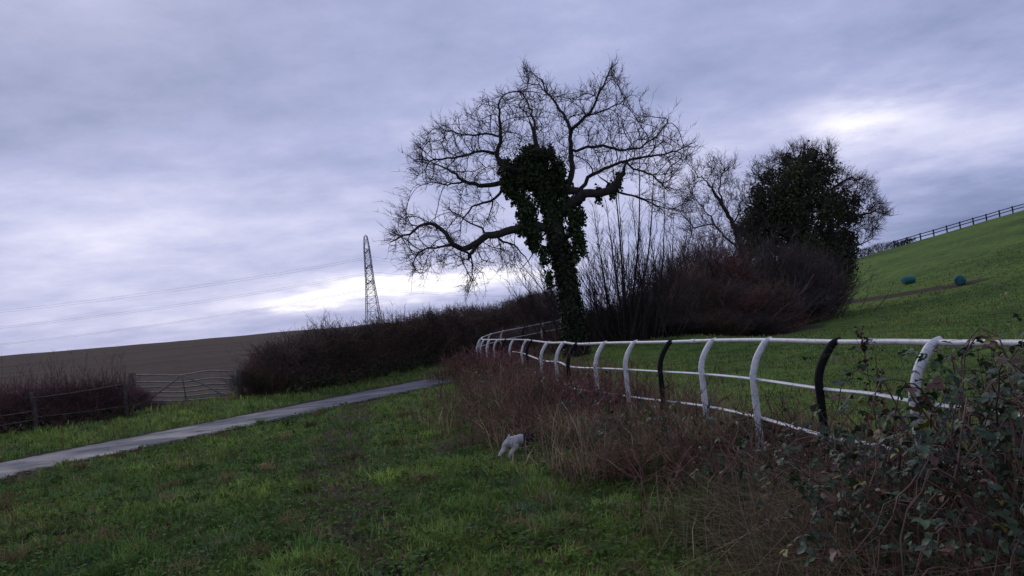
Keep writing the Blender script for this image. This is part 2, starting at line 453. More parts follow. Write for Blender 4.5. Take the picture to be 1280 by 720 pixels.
# long rank tussocks
tx, ty = field_pts(260, 4, 22, .7); m = onlawn(tx, ty); tx, ty = tx[m], ty[m]
px_ = np.repeat(tx, 60) + rng.normal(0, .07, len(tx) * 60); py_ = np.repeat(ty, 60) + rng.normal(0, .07, len(ty) * 60)
cc = np.repeat(grass_cols(tx, ty, .2), 60, 0) * rng.uniform(.7, 1.3, (len(px_), 1))
mb.blades(np.stack([px_, py_, G(px_, py_) - .01], 1), rng.uniform(.08, .2, len(px_)), .005 * (1 + np.hypot(px_, py_) / 9), cc, .5, .8)
tag(mb.build('grass', M['blade']), 'short wet green grass with brown and bluish patches on both sides of the lane', 'grass', kind='stuff')

# small round broad-leaved weeds in the turf
wx, wy = field_pts(5200, 3.4, 24, .75); m = onlawn(wx, wy); wx, wy = wx[m], wy[m]
kx = np.repeat(wx, 7) + rng.normal(0, .045, len(wx) * 7); ky = np.repeat(wy, 7) + rng.normal(0, .045, len(wx) * 7); n = len(kx)
mb = MB(); dd = unit(n); dd[:, 2] = np.abs(dd[:, 2]) * .4; sc_ = 1 + np.hypot(kx, ky) / 25
mb.leaves(np.stack([kx, ky, G(kx, ky) + .03 + .04 * rng.random(n)], 1), dd, np.tile([0, 0, 1.], (n, 1)) + rng.normal(0, .3, (n, 3)), rng.uniform(.022, .05, n) * sc_, rng.uniform(.018, .035, n) * sc_, np.where(np.repeat(rng.random(len(wx)) < .3, 7)[:, None], np.array([.10, .155, .055]), np.array([.085, .15, .03])) * rng.uniform(.5, 1.3, (n, 1)))
tag(mb.build('weeds', M['blade']), 'low broad leaved weeds and clover scattered in the near turf', 'turf weeds', kind='stuff')

# fallen leaves and dark clods in the grass
lx, ly = field_pts(9000, 3.4, 30, .75)
m = onlawn(lx, ly) & ((fbm(lx * .8 + 90, ly * .8 + 12) > .49) | (np.abs(pdist(lx, ly, rut)) < .6) | (np.hypot((lx + .75) * 1.2, ly - 11.3) < 1.2)); lx, ly = lx[m], ly[m]; n = len(lx)
mb = MB(); dd = unit(n); dd[:, 2] *= .25; nn = np.tile([0, 0, 1.], (n, 1)) + rng.normal(0, .35, (n, 3))
mb.leaves(np.stack([lx, ly, G(lx, ly) + .02 + .03 * rng.random(n)], 1), dd, nn, rng.uniform(.03, .07, n), rng.uniform(.02, .045, n), np.array([.15, .09, .06]) * rng.uniform(.35, 1.3, (n, 1)))
tag(mb.build('fallen_leaves', M['dead']), 'brown fallen leaves scattered through the short grass', 'fallen leaves', kind='stuff')

# ---------------------------------------------------------------- running rail
t = thing('running_rail_fence', (rail[5][0], rail[5][1], 0), 'white tubular running rail with curved posts, some painted black, curving round the paddock', 'fence')
rp = catmull(rail, 10)
d = np.gradient(rp, axis=0); d[:, 2] = 0; d /= np.linalg.norm(d, axis=1, keepdims=True)
perp = np.stack([d[:, 1], -d[:, 0], np.zeros(len(d))], 1)        # to the right of the run: paddock side
wob = .004 * np.sin(np.arange(len(rp)) * .21) + .004 * np.sin(np.arange(len(rp)) * .11 + 1)
OFF = .195
top = rp + np.array([0, 0, 1])[None] * wob[:, None] * .6
mb = MB(); mb.tubes(top, np.full(len(top), .0195), 10, cap=True); mb.build('top_rail', M['paint'], t)
def midrail(drop, w, i0, i1, k):
    P = rp[i0:i1] - perp[i0:i1] * (OFF - .045) - np.array([0, 0, drop])
    P = P + np.array([0, 0, 1.])[None] * (wob[i0:i1] * 1.5 + .008 * np.sin(np.arange(i1 - i0) * .17 + k))[:, None]
    mb = MB(); mb.tubes(P, np.full(len(P), w), 10, cap=True, flat=.45, ref=(0, 0, 1)); return mb.build('side_rail', M['paint'], t)
nF = len(rp)
midrail(.34, .026, 0, 15 * 10, 0); midrail(.34, .026, 19 * 10, nF, 3)
midrail(.69, .026, 0, 15 * 10, 1); midrail(1.03, .025, 0, 12 * 10, 2)
def post(p, pr, black, lean=0.0, gz=None):
    z0 = g1(p[0] - pr[0] * OFF, p[1] - pr[1] * OFF) - .25; zt = p[2]
    prof = [(-OFF + lean * .0, z0), (-OFF + lean * .5, (z0 + zt - .45) / 2), (-OFF + lean, zt - .36), (-OFF + .012, zt - .26), (-OFF + .045, zt - .16), (-OFF + .10, zt - .075), (-OFF + .155, zt - .012), (OFF * .12, zt + .012)]
    P = np.array([p * [1, 1, 0] + pr * a + np.array([0, 0, b]) for a, b in prof])
    P = catmull(P, 4); r = np.full(len(P), .031); r[-7:] = np.linspace(.031, .025, 7)
    mb = MB(); mb.tubes(P, r, 12, cap=True, ref=(pr[1] + .001, -pr[0], .02)); mb.build('post', M['black' if black else 'paint'], t)
idx = {}
blk = {1, 2 + 3, 8, 11}
def near_i(pt): return int(np.argmin(np.linalg.norm(rp[:, :2] - np.asarray(pt)[:2], axis=1)))
PO = [(0, 1.25, False), (0, 2.6, True)]
for dd_, b_ in ((1.25, True), (2.6, False)):
    q = near_i((atz(1172, 427.5, RZ) + near_dir * dd_)); post(rp[q], perp[q], b_)
for (px, py), b_ in zip([(1172, 427.5), (1047, 427), (962, 425.5), (893, 426), (840, 427), (795, 428), (757, 429), (722, 430), (706, 428.5), (686, 428.5)], [0, 1, 0, 0, 1, 0, 0, 1, 0, 0]):
    q = near_i(atz(px, py, RZ)); post(rp[q], perp[q], bool(b_), rng.normal(0, .008))
for pt, b_ in (((.55, 20.0), 1), ((.28, 22.0), 0), ((-.08, 24.2), 0), ((-.35, 25.3), 1), ((-.62, 26.3), 0), ((-.9, 27.2), 0), ((-1.12, 27.9), 0), ((-1.28, 28.8), 0)):
    q = near_i(pt); post(rp[q], perp[q], bool(b_), rng.normal(0, .01))
for px, py, Yd, b_ in ((604, 421.5, 29.5, 0), (614, 417.5, 30, 0), (629, 414, 30.6, 0), (656, 409, 31.2, 1), (680, 404, 31.8, 0), (704, 399.5, 32.6, 0)):
    q = near_i(at(px, py, Yd)); post(rp[q], perp[q], bool(b_))

for q in range(12, len(rp) - 12, 31):
    mb = MB(); mb.tubes(top[q:q + 2] * [[1], [1]] if False else np.array([top[q], top[q] + d[q] * .11]), np.full(2, .0235), 10, cap=True); mb.build('rail_sleeve', M['paint'], t)
# ---------------------------------------------------------------- dead growth along the fence (stuff)
def along_fence(n, i0, i1, spread, shift):
    u = rng.random(n) * (i1 - i0 - 1) + i0; k = u.astype(int); f = (u - k)[:, None]
    c = rp[k] * (1 - f) + rp[k + 1] * f; pr = perp[k]
    c = c - pr * (rng.normal(0, spread, n) + shift)[:, None]
    return c[:, 0], c[:, 1]
mb = MB()
# weight by arc so that the near part gets enough: sample by polyline index (points are denser near the far end)
for n, a, b, spread, shift, h0, h1 in ((16000, 25, 75, .50, .35, .15, .5), (30000, 60, 110, .55, .5, .22, .68), (34000, 100, 150, .65, .5, .28, .85), (9000, 145, 190, .6, .35, .25, .75), (10000, 185, nF - 1, .5, .25, .2, .6)):
    x, y = along_fence(n, a, b, spread, shift)
    m = (fbm(x * 1.4 + 3, y * 1.4) > .42) & (np.hypot(x, y) > 3.0); x, y = x[m], y[m]
    k = fbm(x * .7 + 31, y * .7)[:, None]
    c = np.array([.20, .115, .082]) + (np.array([.34, .255, .155]) - np.array([.20, .115, .082])) * np.clip((k - .38) * 4, 0, 1)
    gp = np.clip((fbm(x * .9 + 11, y * .9 + 5)[:, None] - .36) * 2.4, .06, .62)
    c = np.where(rng.random((len(x), 1)) < gp, np.array([.075, .125, .032]), c) * rng.uniform(.35, 1.3, (len(x), 1)) * (.5 + 1.0 * vnoise(x * 3.3 + 5, y * 3.3)[:, None])
    dist = np.hypot(x, y)
    mb.blades(np.stack([x, y, G(x, y) - .02], 1), rng.uniform(h0, h1, len(x)) * (.6 + .8 * fbm(x * 1.1, y * 1.1 + 70)), .004 * (1 + dist / 9) * rng.uniform(.7, 1.5, len(x)), c, .55, .9)
tag(mb.build('dead_grass', M['dead']), 'tall reddish brown dead grass along the foot of the white rail', 'dead grass', kind='stuff')

def twig_batch(P, D, L, r0, K=5, wig=.16, grav=0.0):
    n = len(P); D = D / (np.linalg.norm(D, axis=1, keepdims=True) + 1e-9)
    pts = [P]; d = D.copy()
    for k in range(K - 1):
        d = d + rng.normal(0, wig, (n, 3)) + np.array([0, 0, grav])
        d /= np.linalg.norm(d, axis=1, keepdims=True)
        pts.append(pts[-1] + d * (L / (K - 1))[:, None])
    pts = np.stack(pts, 1); R = np.asarray(r0)[:, None] * np.linspace(1, .25, K)[None, :]
    return pts, R
def side_twigs(pts, per, l0, l1, r, wig=.2, lift=.3, spread=.9, lo=.25):
    n, K, _ = pts.shape
    P0 = np.repeat(pts, per, 0); u = rng.random(n * per) * (1 - lo) + lo; f = u * (K - 1); k = np.minimum(f.astype(int), K - 2); f = (f - k)[:, None]
    a = P0[np.arange(n * per), k]; b = P0[np.arange(n * per), k + 1]
    T = b - a; T /= np.linalg.norm(T, axis=1, keepdims=True) + 1e-9
    D = T + unit(n * per) * spread + np.array([0, 0, lift])
    return twig_batch(a + (b - a) * f, D, rng.uniform(l0, l1, n * per), np.full(n * per, r), 4, wig)

# woody stalks in the dead growth
mb = MB()
for n, a, b, sh, h in ((300, 40, 100, .4, .8), (700, 90, 150, .5, 1.05), (520, 140, 190, .45, 1.05), (320, 185, nF - 1, .3, 1.0)):
    x, y = along_fence(n, a, b, .55, sh)
    P = np.stack([x, y, G(x, y) - .03], 1); D = np.tile([0, 0, 1.], (n, 1)) + rng.normal(0, .38, (n, 3))
    dist = np.hypot(x, y); rr = .0035 * (1 + dist / 11)
    C = np.array([.17, .085, .072]) * rng.uniform(.4, 1.4, (n, 1))
    pts, R = twig_batch(P, D, rng.uniform(.4, 1.1, n) * h, rr, 6, .16, -.02); mb.tubes(pts, R, 3, C)
    p2, R2 = side_twigs(pts, 7, .1, .32, .0025, .25, .2)
    mb.tubes(p2, R2 * (1 + np.repeat(dist, 7) / 10)[:, None], 3, np.repeat(C, 7, 0))
tag(mb.build('dead_weeds', M['scrub']), 'tangle of bare reddish brown weed stalks growing through the lower rails', 'dead weeds', kind='stuff')

# ---------------------------------------------------------------- trees: space colonisation
def resample(P, R, step, jit=.0):
    P = np.asarray(P, float); L = np.r_[0, np.cumsum(np.linalg.norm(np.diff(P, axis=0), axis=1))]
    n = max(2, int(L[-1] / step) + 1); s = np.linspace(0, L[-1], n)
    Q = np.stack([np.interp(s, L, P[:, i]) for i in range(3)], 1); r = np.interp(s, L, R)
    if jit:
        j = rng.normal(0, jit, Q.shape); j[0] = 0; Q = Q + j
    return Q, r

class Tree:
    def __init__(s): s.P = []; s.par = []; s.r = []
    def limb(s, P, R, step=.22, jit=.025, attach=True):
        Q, r = resample(P, R, step, jit)
        par = -1
        if attach and s.P:
            d = np.linalg.norm(np.array(s.P) - Q[0], axis=1); par = int(np.argmin(d))
        for q, rr in zip(Q, r):
            s.P.append(q); s.par.append(par); s.r.append(rr); par = len(s.P) - 1
    def colonise(s, A, step=.2, infl=1.5, kill=.3, iters=90, up=.04, jit=.25):
        A = np.asarray(A); P = [np.array(p) for p in s.P]
        bd = np.full(len(A), 1e9); bi = np.zeros(len(A), int); start = 0; kids = {}
        alive = np.ones(len(A), bool)
        for it in range(iters):
            new = np.array(P[start:])
            if len(new):
                for c in range(0, len(new), 400):
                    D = np.linalg.norm(A[:, None, :] - new[None, c:c + 400], axis=2)
                    k = D.argmin(1); dm = D[np.arange(len(A)), k]
                    m = dm < bd; bd[m] = dm[m]; bi[m] = k[m] + start + c
            start = len(P)
            alive &= bd > kill
            act = alive & (bd < infl)
            if not act.any(): break
            dirs = {}
            for a in np.nonzero(act)[0]:
                v = A[a] - P[bi[a]]; dirs.setdefault(bi[a], []).append(v / np.linalg.norm(v))
            for n_, vs in dirs.items():
                if kids.get(n_, 0) >= 3: continue
                kids[n_] = kids.get(n_, 0) + 1
                v = np.sum(vs, 0); v = v / (np.linalg.norm(v) + 1e-9) + np.array([0, 0, up]) + rng.normal(0, jit, 3)
                if s.par[n_] >= 0:
                    q = P[n_] - P[s.par[n_]]; v = v + 1.05 * q / (np.linalg.norm(q) + 1e-9)
                v /= np.linalg.norm(v) + 1e-9
                P.append(P[n_] + v * step); s.par.append(int(n_)); s.r.append(0)
        s.P = [np.asarray(p) for p in P]
    def radii(s, r0=.006, ex=.46):
        n = len(s.P); tips = np.zeros(n); kids = np.zeros(n, int)
        for i in range(n - 1, -1, -1):
            if tips[i] == 0: tips[i] = 1
            if s.par[i] >= 0: tips[s.par[i]] += tips[i]
        r = r0 * tips ** ex
        s.R = np.maximum(r, np.array(s.r)); s.tips = tips
    def mesh(s, mb_thick, mb_thin, thin=.03, C=(1, 1, 1)):
        P = np.array(s.P); par = np.array(s.par); n = len(P)
        ch = [[] for _ in range(n)]
        for i in range(n):
            if par[i] >= 0: ch[par[i]].append(i)
        starts = [(i, -1) for i in range(n) if par[i] < 0]
        thinA, thinB, ra, rb = [], [], [], []
        while starts:
            i, p = starts.pop(); chain = [i] if p < 0 else [p, i]
            cur = i
            while ch[cur]:
                k = sorted(ch[cur], key=lambda q: -s.R[q])
                for o in k[1:]: starts.append((o, cur))
                cur = k[0]; chain.append(cur)
            R = s.R[chain].copy()
            if p >= 0: R[0] = min(R[0], R[1] * 1.25)
            pts = P[chain]
            cut = int(np.argmax(R < thin)) if (R < thin).any() else len(chain)
            if cut >= 2:
                e = min(cut + 1, len(chain))
                mb_thick.tubes(pts[:e], R[:e], 9 if R[0] > .08 else 6, cap=True)
            a = max(cut - 1, 0) if cut >= 2 else 0
            for q in range(a, len(chain) - 1):
                thinA.append(pts[q]); thinB.append(pts[q + 1]); ra.append(R[q]); rb.append(R[q + 1])
        if thinA:
            A = np.array(thinA); B = np.array(thinB)
            mb_thin.tubes(np.stack([A, B], 1), np.stack([ra, rb], 1), 4)
    def twigs(s, mb, per=2.0, l0=.2, l1=.55, r=.006, maxr=.022, up=.25, out=None, sub=2, centre=None):
        P = np.array(s.P); par = np.array(s.par); R = s.R
        idx = np.nonzero((R < maxr) & (par >= 0))[0]
        idx = np.repeat(idx, rng.poisson(per, len(idx)))
        if not len(idx): return
        T = P[idx] - P[par[idx]]; T /= np.linalg.norm(T, axis=1, keepdims=True) + 1e-9
        D = T * .8 + unit(len(idx)) * .65 + np.array([0, 0, up])
        if centre is not None:
            o = P[idx] - centre; D = D + .65 * o / (np.linalg.norm(o, axis=1, keepdims=True) + 1e-9)
        pts, RR = twig_batch(P[idx], D, rng.uniform(l0, l1, len(idx)), np.full(len(idx), r), 5, .13)
        mb.tubes(pts, RR, 3)
        if sub:
            p2, R2 = side_twigs(pts, sub, l0 * .4, l1 * .5, r * .75, .28, .15)
            mb.tubes(p2, R2, 3)

def inpoly(px, py, poly):
    c = np.zeros(len(px), bool); j = len(poly) - 1
    for i in range(len(poly)):
        xi, yi = poly[i]; xj, yj = poly[j]
        m = ((yi > py) != (yj > py)) & (px < (xj - xi) * (py - yi) / (yj - yi + 1e-12) + xi)
        c ^= m; j = i
    return c
def attract(poly, n, Y0, sd):
    poly = np.array(poly, float); lo = poly.min(0); hi = poly.max(0); out = []
    while len(out) < n:
        x = rng.uniform(lo[0], hi[0], n); y = rng.uniform(lo[1], hi[1], n); m = inpoly(x, y, poly)
        for a, b in zip(x[m], y[m]):
            out.append(at(a, b, Y0 + np.clip(rng.normal(0, sd), -2 * sd, 2 * sd)))
    return np.array(out[:n])
def pxl(L, Y0, dy=0.0):
    n = len(L); return [at(a, b, Y0 + dy * k / max(1, n - 1)) for k, (a, b) in enumerate(L)]

rng = np.random.default_rng(11)
OY = 29.0
ob = at(718, 430, OY); ob[2] = g1(ob[0], ob[1])
oak = thing('oak_tree', ob, 'large bare spreading oak with dark ivy wrapped round its leaning trunk', 'tree')
T = Tree()
root = at(721, 440, OY); root[2] = ob[2] - .3
trunk_px = [(717, 405), (713, 375), (706, 338), (699, 306), (693, 281), (687, 256), (681, 228), (676, 203), (672, 187), (668, 168), (664, 155)]
TP = [root] + pxl(trunk_px, OY)
TR = [.42, .33, .31, .30, .30, .31, .28, .23, .16, .11, .07, .04]
T.limb(TP, TR, .25, .02)
L_ = lambda px, r, dy, **k: T.limb(pxl(px, OY, dy), r if len(r) == len(px) else np.linspace(r[0], r[-1], len(px)), **k)
L_([(697, 290), (664, 280), (645, 286), (628, 291), (610, 294), (600, 301), (590, 310), (578, 312), (566, 306), (560, 295), (550, 285), (538, 278), (528, 280), (515, 290), (500, 298), (490, 303)], [.17, .022], -2.2)
L_([(600, 301), (592, 313), (584, 324)], [.09, .05], .6)
L_([(588, 318), (592, 335), (590, 352), (583, 370)], [.03, .01], .3)
L_([(618, 293), (628, 303), (642, 306), (655, 318), (662, 332)], [.05, .012], 1.0)
L_([(566, 306), (548, 309), (532, 310), (521, 318), (517, 332), (521, 342)], [.05, .012], -.8)
L_([(610, 294), (600, 284), (588, 280), (575, 270), (560, 262)], [.045, .012], 1.2)
L_([(683, 238), (655, 232), (630, 228), (603, 233), (580, 227), (563, 213), (548, 206)], [.14, .025], 1.4)
L_([(632, 229), (622, 246), (604, 254), (590, 259), (578, 275), (575, 293)], [.06, .014], -.6)
L_([(616, 249), (612, 266), (606, 282)], [.03, .01], .2)
L_([(580, 227), (560, 232), (540, 228), (522, 232)], [.04, .012], .9)
L_([(676, 205), (645, 214), (626, 207), (621, 191), (627, 172), (625, 150), (624, 130), (630, 118)], [.13, .015], -1.6)
L_([(621, 191), (600, 189), (575, 195), (550, 200), (522, 200)], [.055, .012], -1.5)
L_([(627, 172), (610, 168), (590, 171), (568, 164), (545, 160)], [.05, .012], .9)
L_([(668, 170), (668, 150), (660, 130), (652, 118)], [.05, .012], 1.5)
L_([(690, 268), (703, 262), (717, 253), (730, 241), (747, 243), (763, 237), (772, 230), (773, 221), (782, 217), (781, 211)], [.22, .19, .17, .17, .15, .15, .15, .12, .08, .05], -.6)
L_([(686, 243), (702, 237), (716, 238), (730, 241)], [.16, .14], .0)
L_([(763, 237), (757, 225), (750, 222)], [.04, .02], .1)
L_([(700, 238), (712, 228), (716, 215), (715, 193), (713, 183), (715, 161), (708, 148), (697, 133), (684, 117), (677, 100), (667, 92)], [.13, .012], 1.0)
L_([(715, 161), (726, 151), (736, 144), (744, 125), (752, 108), (762, 90), (771, 78)], [.07, .012], -1.2)
L_([(684, 117), (676, 108), (660, 104), (655, 84)], [.025, .008], .4)
L_([(736, 144), (755, 140), (775, 130), (788, 118)], [.03, .01], -.6)
L_([(723, 241), (737, 220), (753, 212), (777, 203), (803, 197), (830, 193), (850, 186), (868, 178)], [.08, .012], -1.8)
L_([(783, 201), (789, 209), (805, 214), (825, 226), (835, 240)], [.04, .01], 1.0)
L_([(714, 187), (737, 185), (757, 183), (780, 188), (803, 183), (823, 167), (835, 150)], [.06, .012], 1.8)
L_([(763, 240), (783, 242), (803, 248), (824, 258), (840, 262)], [.05, .01], 1.2)
L_([(695, 275), (676, 300), (664, 322), (650, 338)], [.04, .01], 1.5)
A = np.concatenate([
    attract([(515, 205), (520, 178), (552, 160), (585, 140), (603, 124), (640, 118), (655, 86), (675, 97), (690, 112), (735, 112), (755, 92), (768, 80), (780, 104), (790, 138), (828, 152), (846, 178), (866, 180), (868, 200), (845, 215), (838, 245), (800, 225), (745, 222), (700, 205), (660, 200), (620, 225), (585, 240), (545, 238), (520, 228)], 2900, OY, 1.5),
    attract([(484, 298), (500, 258), (525, 262), (560, 285), (590, 296), (640, 298), (658, 315), (640, 338), (612, 328), (600, 362), (583, 372), (575, 330), (545, 330), (515, 345), (510, 318)], 900, OY - 1.0, 1.0),
    attract([(800, 225), (850, 215), (862, 262), (830, 285), (800, 262)], 170, OY + .5, 1.0),
    attract([(560, 240), (620, 240), (640, 285), (560, 285)], 130, OY, 1.0)])
T.colonise(A, .17, 1.6, .26, 110, .05, .10)
T.radii(.0076, .44)
tk, tw = MB(), MB()
T.mesh(tk, tw, .03); T.twigs(tw, 1.25, .15, .55, .0068, .022, .25, centre=at(680, 245, OY))
PP = np.array(T.P); cen = at(685, 260, OY); dd_ = np.linalg.norm(PP - cen, axis=1)
cand = np.nonzero((T.R < .02) & (dd_ > np.quantile(dd_, .72)))[0]; cand = rng.choice(cand, 150, replace=False)
o_ = PP[cand] - cen; o_ /= np.linalg.norm(o_, axis=1, keepdims=True)
ld_ = rng.uniform(.3, 1.0, len(cand)) * rng.uniform(.6, 1.1, len(cand)) * np.where(PP[cand, 2] > np.quantile(PP[:, 2], .97), .4, 1)
pts, RR = twig_batch(PP[cand], o_ * .9 + unit(len(cand)) * .5 + np.array([0, 0, .45]), ld_, np.full(len(cand), .0085), 6, .13); tw.tubes(pts, RR, 3)
p2, R2 = side_twigs(pts, 5, .1, .4, .0068, .18, .25, .8); tw.tubes(p2, R2, 3)
low = np.nonzero((T.R < .03) & (PP[:, 0] < at(640, 300, OY)[0]) & (PP[:, 2] < at(560, 300, OY)[2] + .3))[0]; low = rng.choice(low, 60)
pts, RR = twig_batch(PP[low], unit(60) * .6 + np.array([0, 0, -.7]), rng.uniform(.4, 1.2, 60), np.full(60, .008), 7, .2, -.06); tw.tubes(pts, RR, 3)
p2, R2 = side_twigs(pts, 4, .1, .35, .0065, .2, -.1, .8); tw.tubes(p2, R2, 3)
tk.build('trunk', M['bark'], oak); tw.build('crown', M['twig'], oak)
# ivy
def ivy(mb, path, rad, n, size=(.055, .15), tint=(.028, .046, .018), hang=.6, lo=.35):
    P, R = resample(path, rad, .05)
    k = rng.integers(0, len(P), n); th = unit(n); u = rng.random(n) ** .45
    lump = (lo + (1.6 - lo) * fbm(P[k][:, 2] * 2.2 + th[:, 0] * 1.8 + 9, th[:, 1] * 2.0 + th[:, 2] * 1.5 + P[k][:, 0]))
    pos_ = P[k] + th * (R[k] * u * lump)[:, None] + rng.normal(0, .03, (n, 3))
    nrm = th + rng.normal(0, .45, (n, 3)) + np.array([0, 0, .3])
    D = unit(n) * .6 + np.array([0, 0, -hang])
    L = rng.uniform(*size, n)
    br = rng.uniform(.45, 1.6, (n, 1)); C = np.array(tint) * br * np.where(rng.random((n, 1)) < .12, np.array([1.7, 1.5, .9]), 1)
    mb.leaves(pos_, D, nrm, L, L * .85, C)
mb = MB()
ivy(mb, [root] + pxl([(717, 405), (713, 375), (706, 338), (699, 306)], OY), [.46, .36, .34, .34, .40], 12000, lo=.95, tint=(.016, .024, .011))
ivy(mb, pxl([(699, 306), (693, 284), (689, 262), (681, 240), (673, 217), (671, 202)], OY), [.38, .41, .46, .56, .60, .42], 7500)
ivy(mb, pxl([(676, 222), (655, 224), (638, 220)], OY), [.58, .47, .36], 2700)
ivy(mb, pxl([(672, 200), (654, 203), (644, 212)], OY), [.42, .38, .32], 1700)
ivy(mb, pxl([(672, 204), (668, 192), (664, 184)], OY), [.45, .3, .12], 1000)
ivy(mb, pxl([(690, 262), (703, 262), (717, 253), (728, 242)], OY), [.45, .34, .25, .18], 1500)
ivy(mb, pxl([(682, 238), (694, 220), (698, 203)], OY), [.42, .36, .24], 1400)
for px, py, r in ((663, 265, .34), (655, 278, .26), (669, 296, .3), (717, 280, .3), (722, 296, .3), (726, 270, .2), (680, 320, .22), (652, 246, .22), (773, 225, .14), (748, 243, .14), (765, 237, .15), (664, 284, .3), (728, 308, .2), (718, 318, .22), (686, 348, .16), (661, 258, .3)):
    c = at(px, py, OY - .2); ivy(mb, [c - [0, 0, .25], c + [0, 0, .25]], [r, r], int(1300 * r))
sil = [(630, 225), (633, 210), (644, 203), (654, 196), (665, 188), (682, 192), (695, 200), (702, 212), (706, 232), (714, 262), (720, 284), (720, 300), (668, 300), (660, 290), (656, 272), (654, 256), (648, 244), (632, 236)]
for q in range(110):
    k = rng.integers(0, len(sil)); f = rng.random(); a = np.array(sil[k]) * f + np.array(sil[(k + 1) % len(sil)]) * (1 - f) + rng.normal(0, 2.5, 2)
    c = at(a[0], a[1], OY + rng.normal(0, .35)); r = rng.uniform(.06, .2); e = c + unit(1)[0] * [.3, .3, .35]; ivy(mb, [c, e], [r, r * .6], int(420 * r + 20))
mb.build('ivy', M['ivy'], oak)

# ---------------------------------------------------------------- coppice clump right of the oak
def coppice(name, px0, py0, Yd, tops, label, cat, nthin, rthick, spread, hh, group=None):
    b = at(px0, py0, Yd); b[2] = g1(b[0], b[1]) - .1
    t = thing(name, b, label, cat, group); st, twg = MB(), MB()
    chains = []
    for tx, ty, r in tops:
        e = at(tx, ty, Yd + rng.normal(0, .5)); s0 = b + np.array([rng.normal(0, .25), rng.normal(0, .25), 0]) + np.array([(e[0] - b[0]) * .35, 0, 0])
        m = s0 * .5 + e * .5 + np.array([(e[0] - s0[0]) * .12, rng.normal(0, .2), 0])
        c = catmull([s0, m, e], 7)
        st.tubes(c, np.linspace(r, r * .22, len(c)), 5); chains.append(c)
    n = nthin; P = b + np.stack([rng.normal(0, spread * .4 + .25, n), rng.normal(0, .4, n), np.zeros(n)], 1)
    D = np.stack([rng.normal(0, spread * .34, n) + (P[:, 0] - b[0]) * .25, rng.normal(0, .2, n), np.ones(n)], 1)
    pts, R = twig_batch(P, D, rng.uniform(.45, 1, n) * hh, np.full(n, .019), 8, .06, .03); st.tubes(pts, R, 4)
    p2, R2 = side_twigs(pts, 10, .3, 1.1, .0105, .14, .5, .7); twg.tubes(p2, R2, 3)
    p3, R3 = side_twigs(p2, 2, .15, .4, .006, .2, .3, .8); twg.tubes(p3, R3, 3)
    for c in chains:
        p2, R2 = side_twigs(c[None], 26, .3, 1.1, .008, .14, .5, .7); twg.tubes(p2, R2, 3)
        p3, R3 = side_twigs(p2, 3, .15, .45, .006, .2, .3, .8); twg.tubes(p3, R3, 3)
    st.build('stems', M['bark'], t); twg.build('crown', M['twig'], t); return t
coppice('coppiced_hazel', 785, 425, 31.5, [(764, 188, .055), (772, 232, .04), (799, 165, .05), (818, 205, .05), (757, 250, .04), (741, 255, .035), (745, 285, .035), (842, 262, .035), (860, 285, .035), (790, 250, .035), (831, 240, .04)], 'tall clump of thin bare upright stems just right of the ivy covered oak', 'tree', 130, .05, 1.3, 4.9)
coppice('bare_sapling', 706, 425, 30.5, [(655, 345, .022), (640, 358, .02), (672, 330, .02), (664, 372, .016), (690, 345, .016)], 'small bare twiggy sapling leaning left at the foot of the oak', 'tree', 10, .03, .9, 2.0)

# ---------------------------------------------------------------- bare tree and ivy tree behind the scrub
BY = 44.0
bb = at(935, 400, BY); bb[2] = g1(bb[0], bb[1]) - .2
bt = thing('bare_tree', bb, 'slender bare crooked tree leaning left behind the brown scrub', 'tree')
T = Tree(); T.limb([bb] + pxl([(934, 360), (928, 315), (917, 283), (904, 258), (892, 240), (882, 226)], BY), [.24, .2, .16, .13, .1, .07, .04], .25, .04)
for px, r, dy in (([(904, 258), (899, 238), (901, 222), (907, 208)], [.06, .02], .5), ([(882, 226), (872, 218), (862, 208)], [.03, .015], -.8), ([(928, 315), (905, 295), (893, 280), (880, 262), (872, 250)], [.07, .015], 1.), ([(917, 283), (925, 262), (930, 245)], [.05, .02], -.6), ([(893, 280), (870, 285), (855, 270)], [.04, .015], 0.)):
    T.limb(pxl(px, BY, dy), np.linspace(r[0], r[1], len(px)), .25, .04)
T.colonise(np.concatenate([attract([(845, 255), (865, 205), (895, 205), (912, 200), (918, 225), (935, 250), (935, 300), (860, 305)], 520, BY, 1.3), attract([(890, 200), (918, 200), (918, 225), (895, 225)], 80, BY, .6)]), .22, 1.7, .3, 80, .05, .25)
T.radii(.008, .42); tk, tw = MB(), MB(); T.mesh(tk, tw, .03); T.twigs(tw, 1.8, .3, .9, .009, .03, .3, centre=at(915, 310, BY))
tk.build('trunk', M['bark'], bt); tw.build('crown', M['twig'], bt)

IY = 50.0
ib = at(1012, 390, IY); ib[2] = g1(ib[0], ib[1]) - .2
it = thing('ivy_clad_tree', ib, 'dense dark tree thick with ivy rising above the scrub beside the paddock hill', 'tree')
T = Tree(); T.limb([ib] + pxl([(1010, 340), (1005, 290), (1000, 250), (998, 215), (1000, 190)], IY), [.5, .42, .34, .25, .14, .05], .3, .04)
for px, r, dy in (([(1008, 300), (1040, 285), (1070, 270), (1095, 265), (1108, 268)], [.14, .02], -1.), ([(1003, 265), (1035, 240), (1060, 222), (1080, 225)], [.13, .02], 1.), ([(1000, 250), (970, 235), (950, 225), (940, 212)], [.13, .02], -.8), ([(1006, 295), (965, 280), (940, 265), (928, 250)], [.14, .02], .8), ([(998, 215), (980, 200), (985, 188)], [.07, .02], .3), ([(1000, 225), (1025, 205), (1035, 188)], [.08, .02], -.6), ([(1010, 320), (1050, 315), (1075, 305), (1090, 300)], [.1, .02], .4)):
    T.limb(pxl(px, IY, dy), np.linspace(r[0], r[1], len(px)), .3, .05)
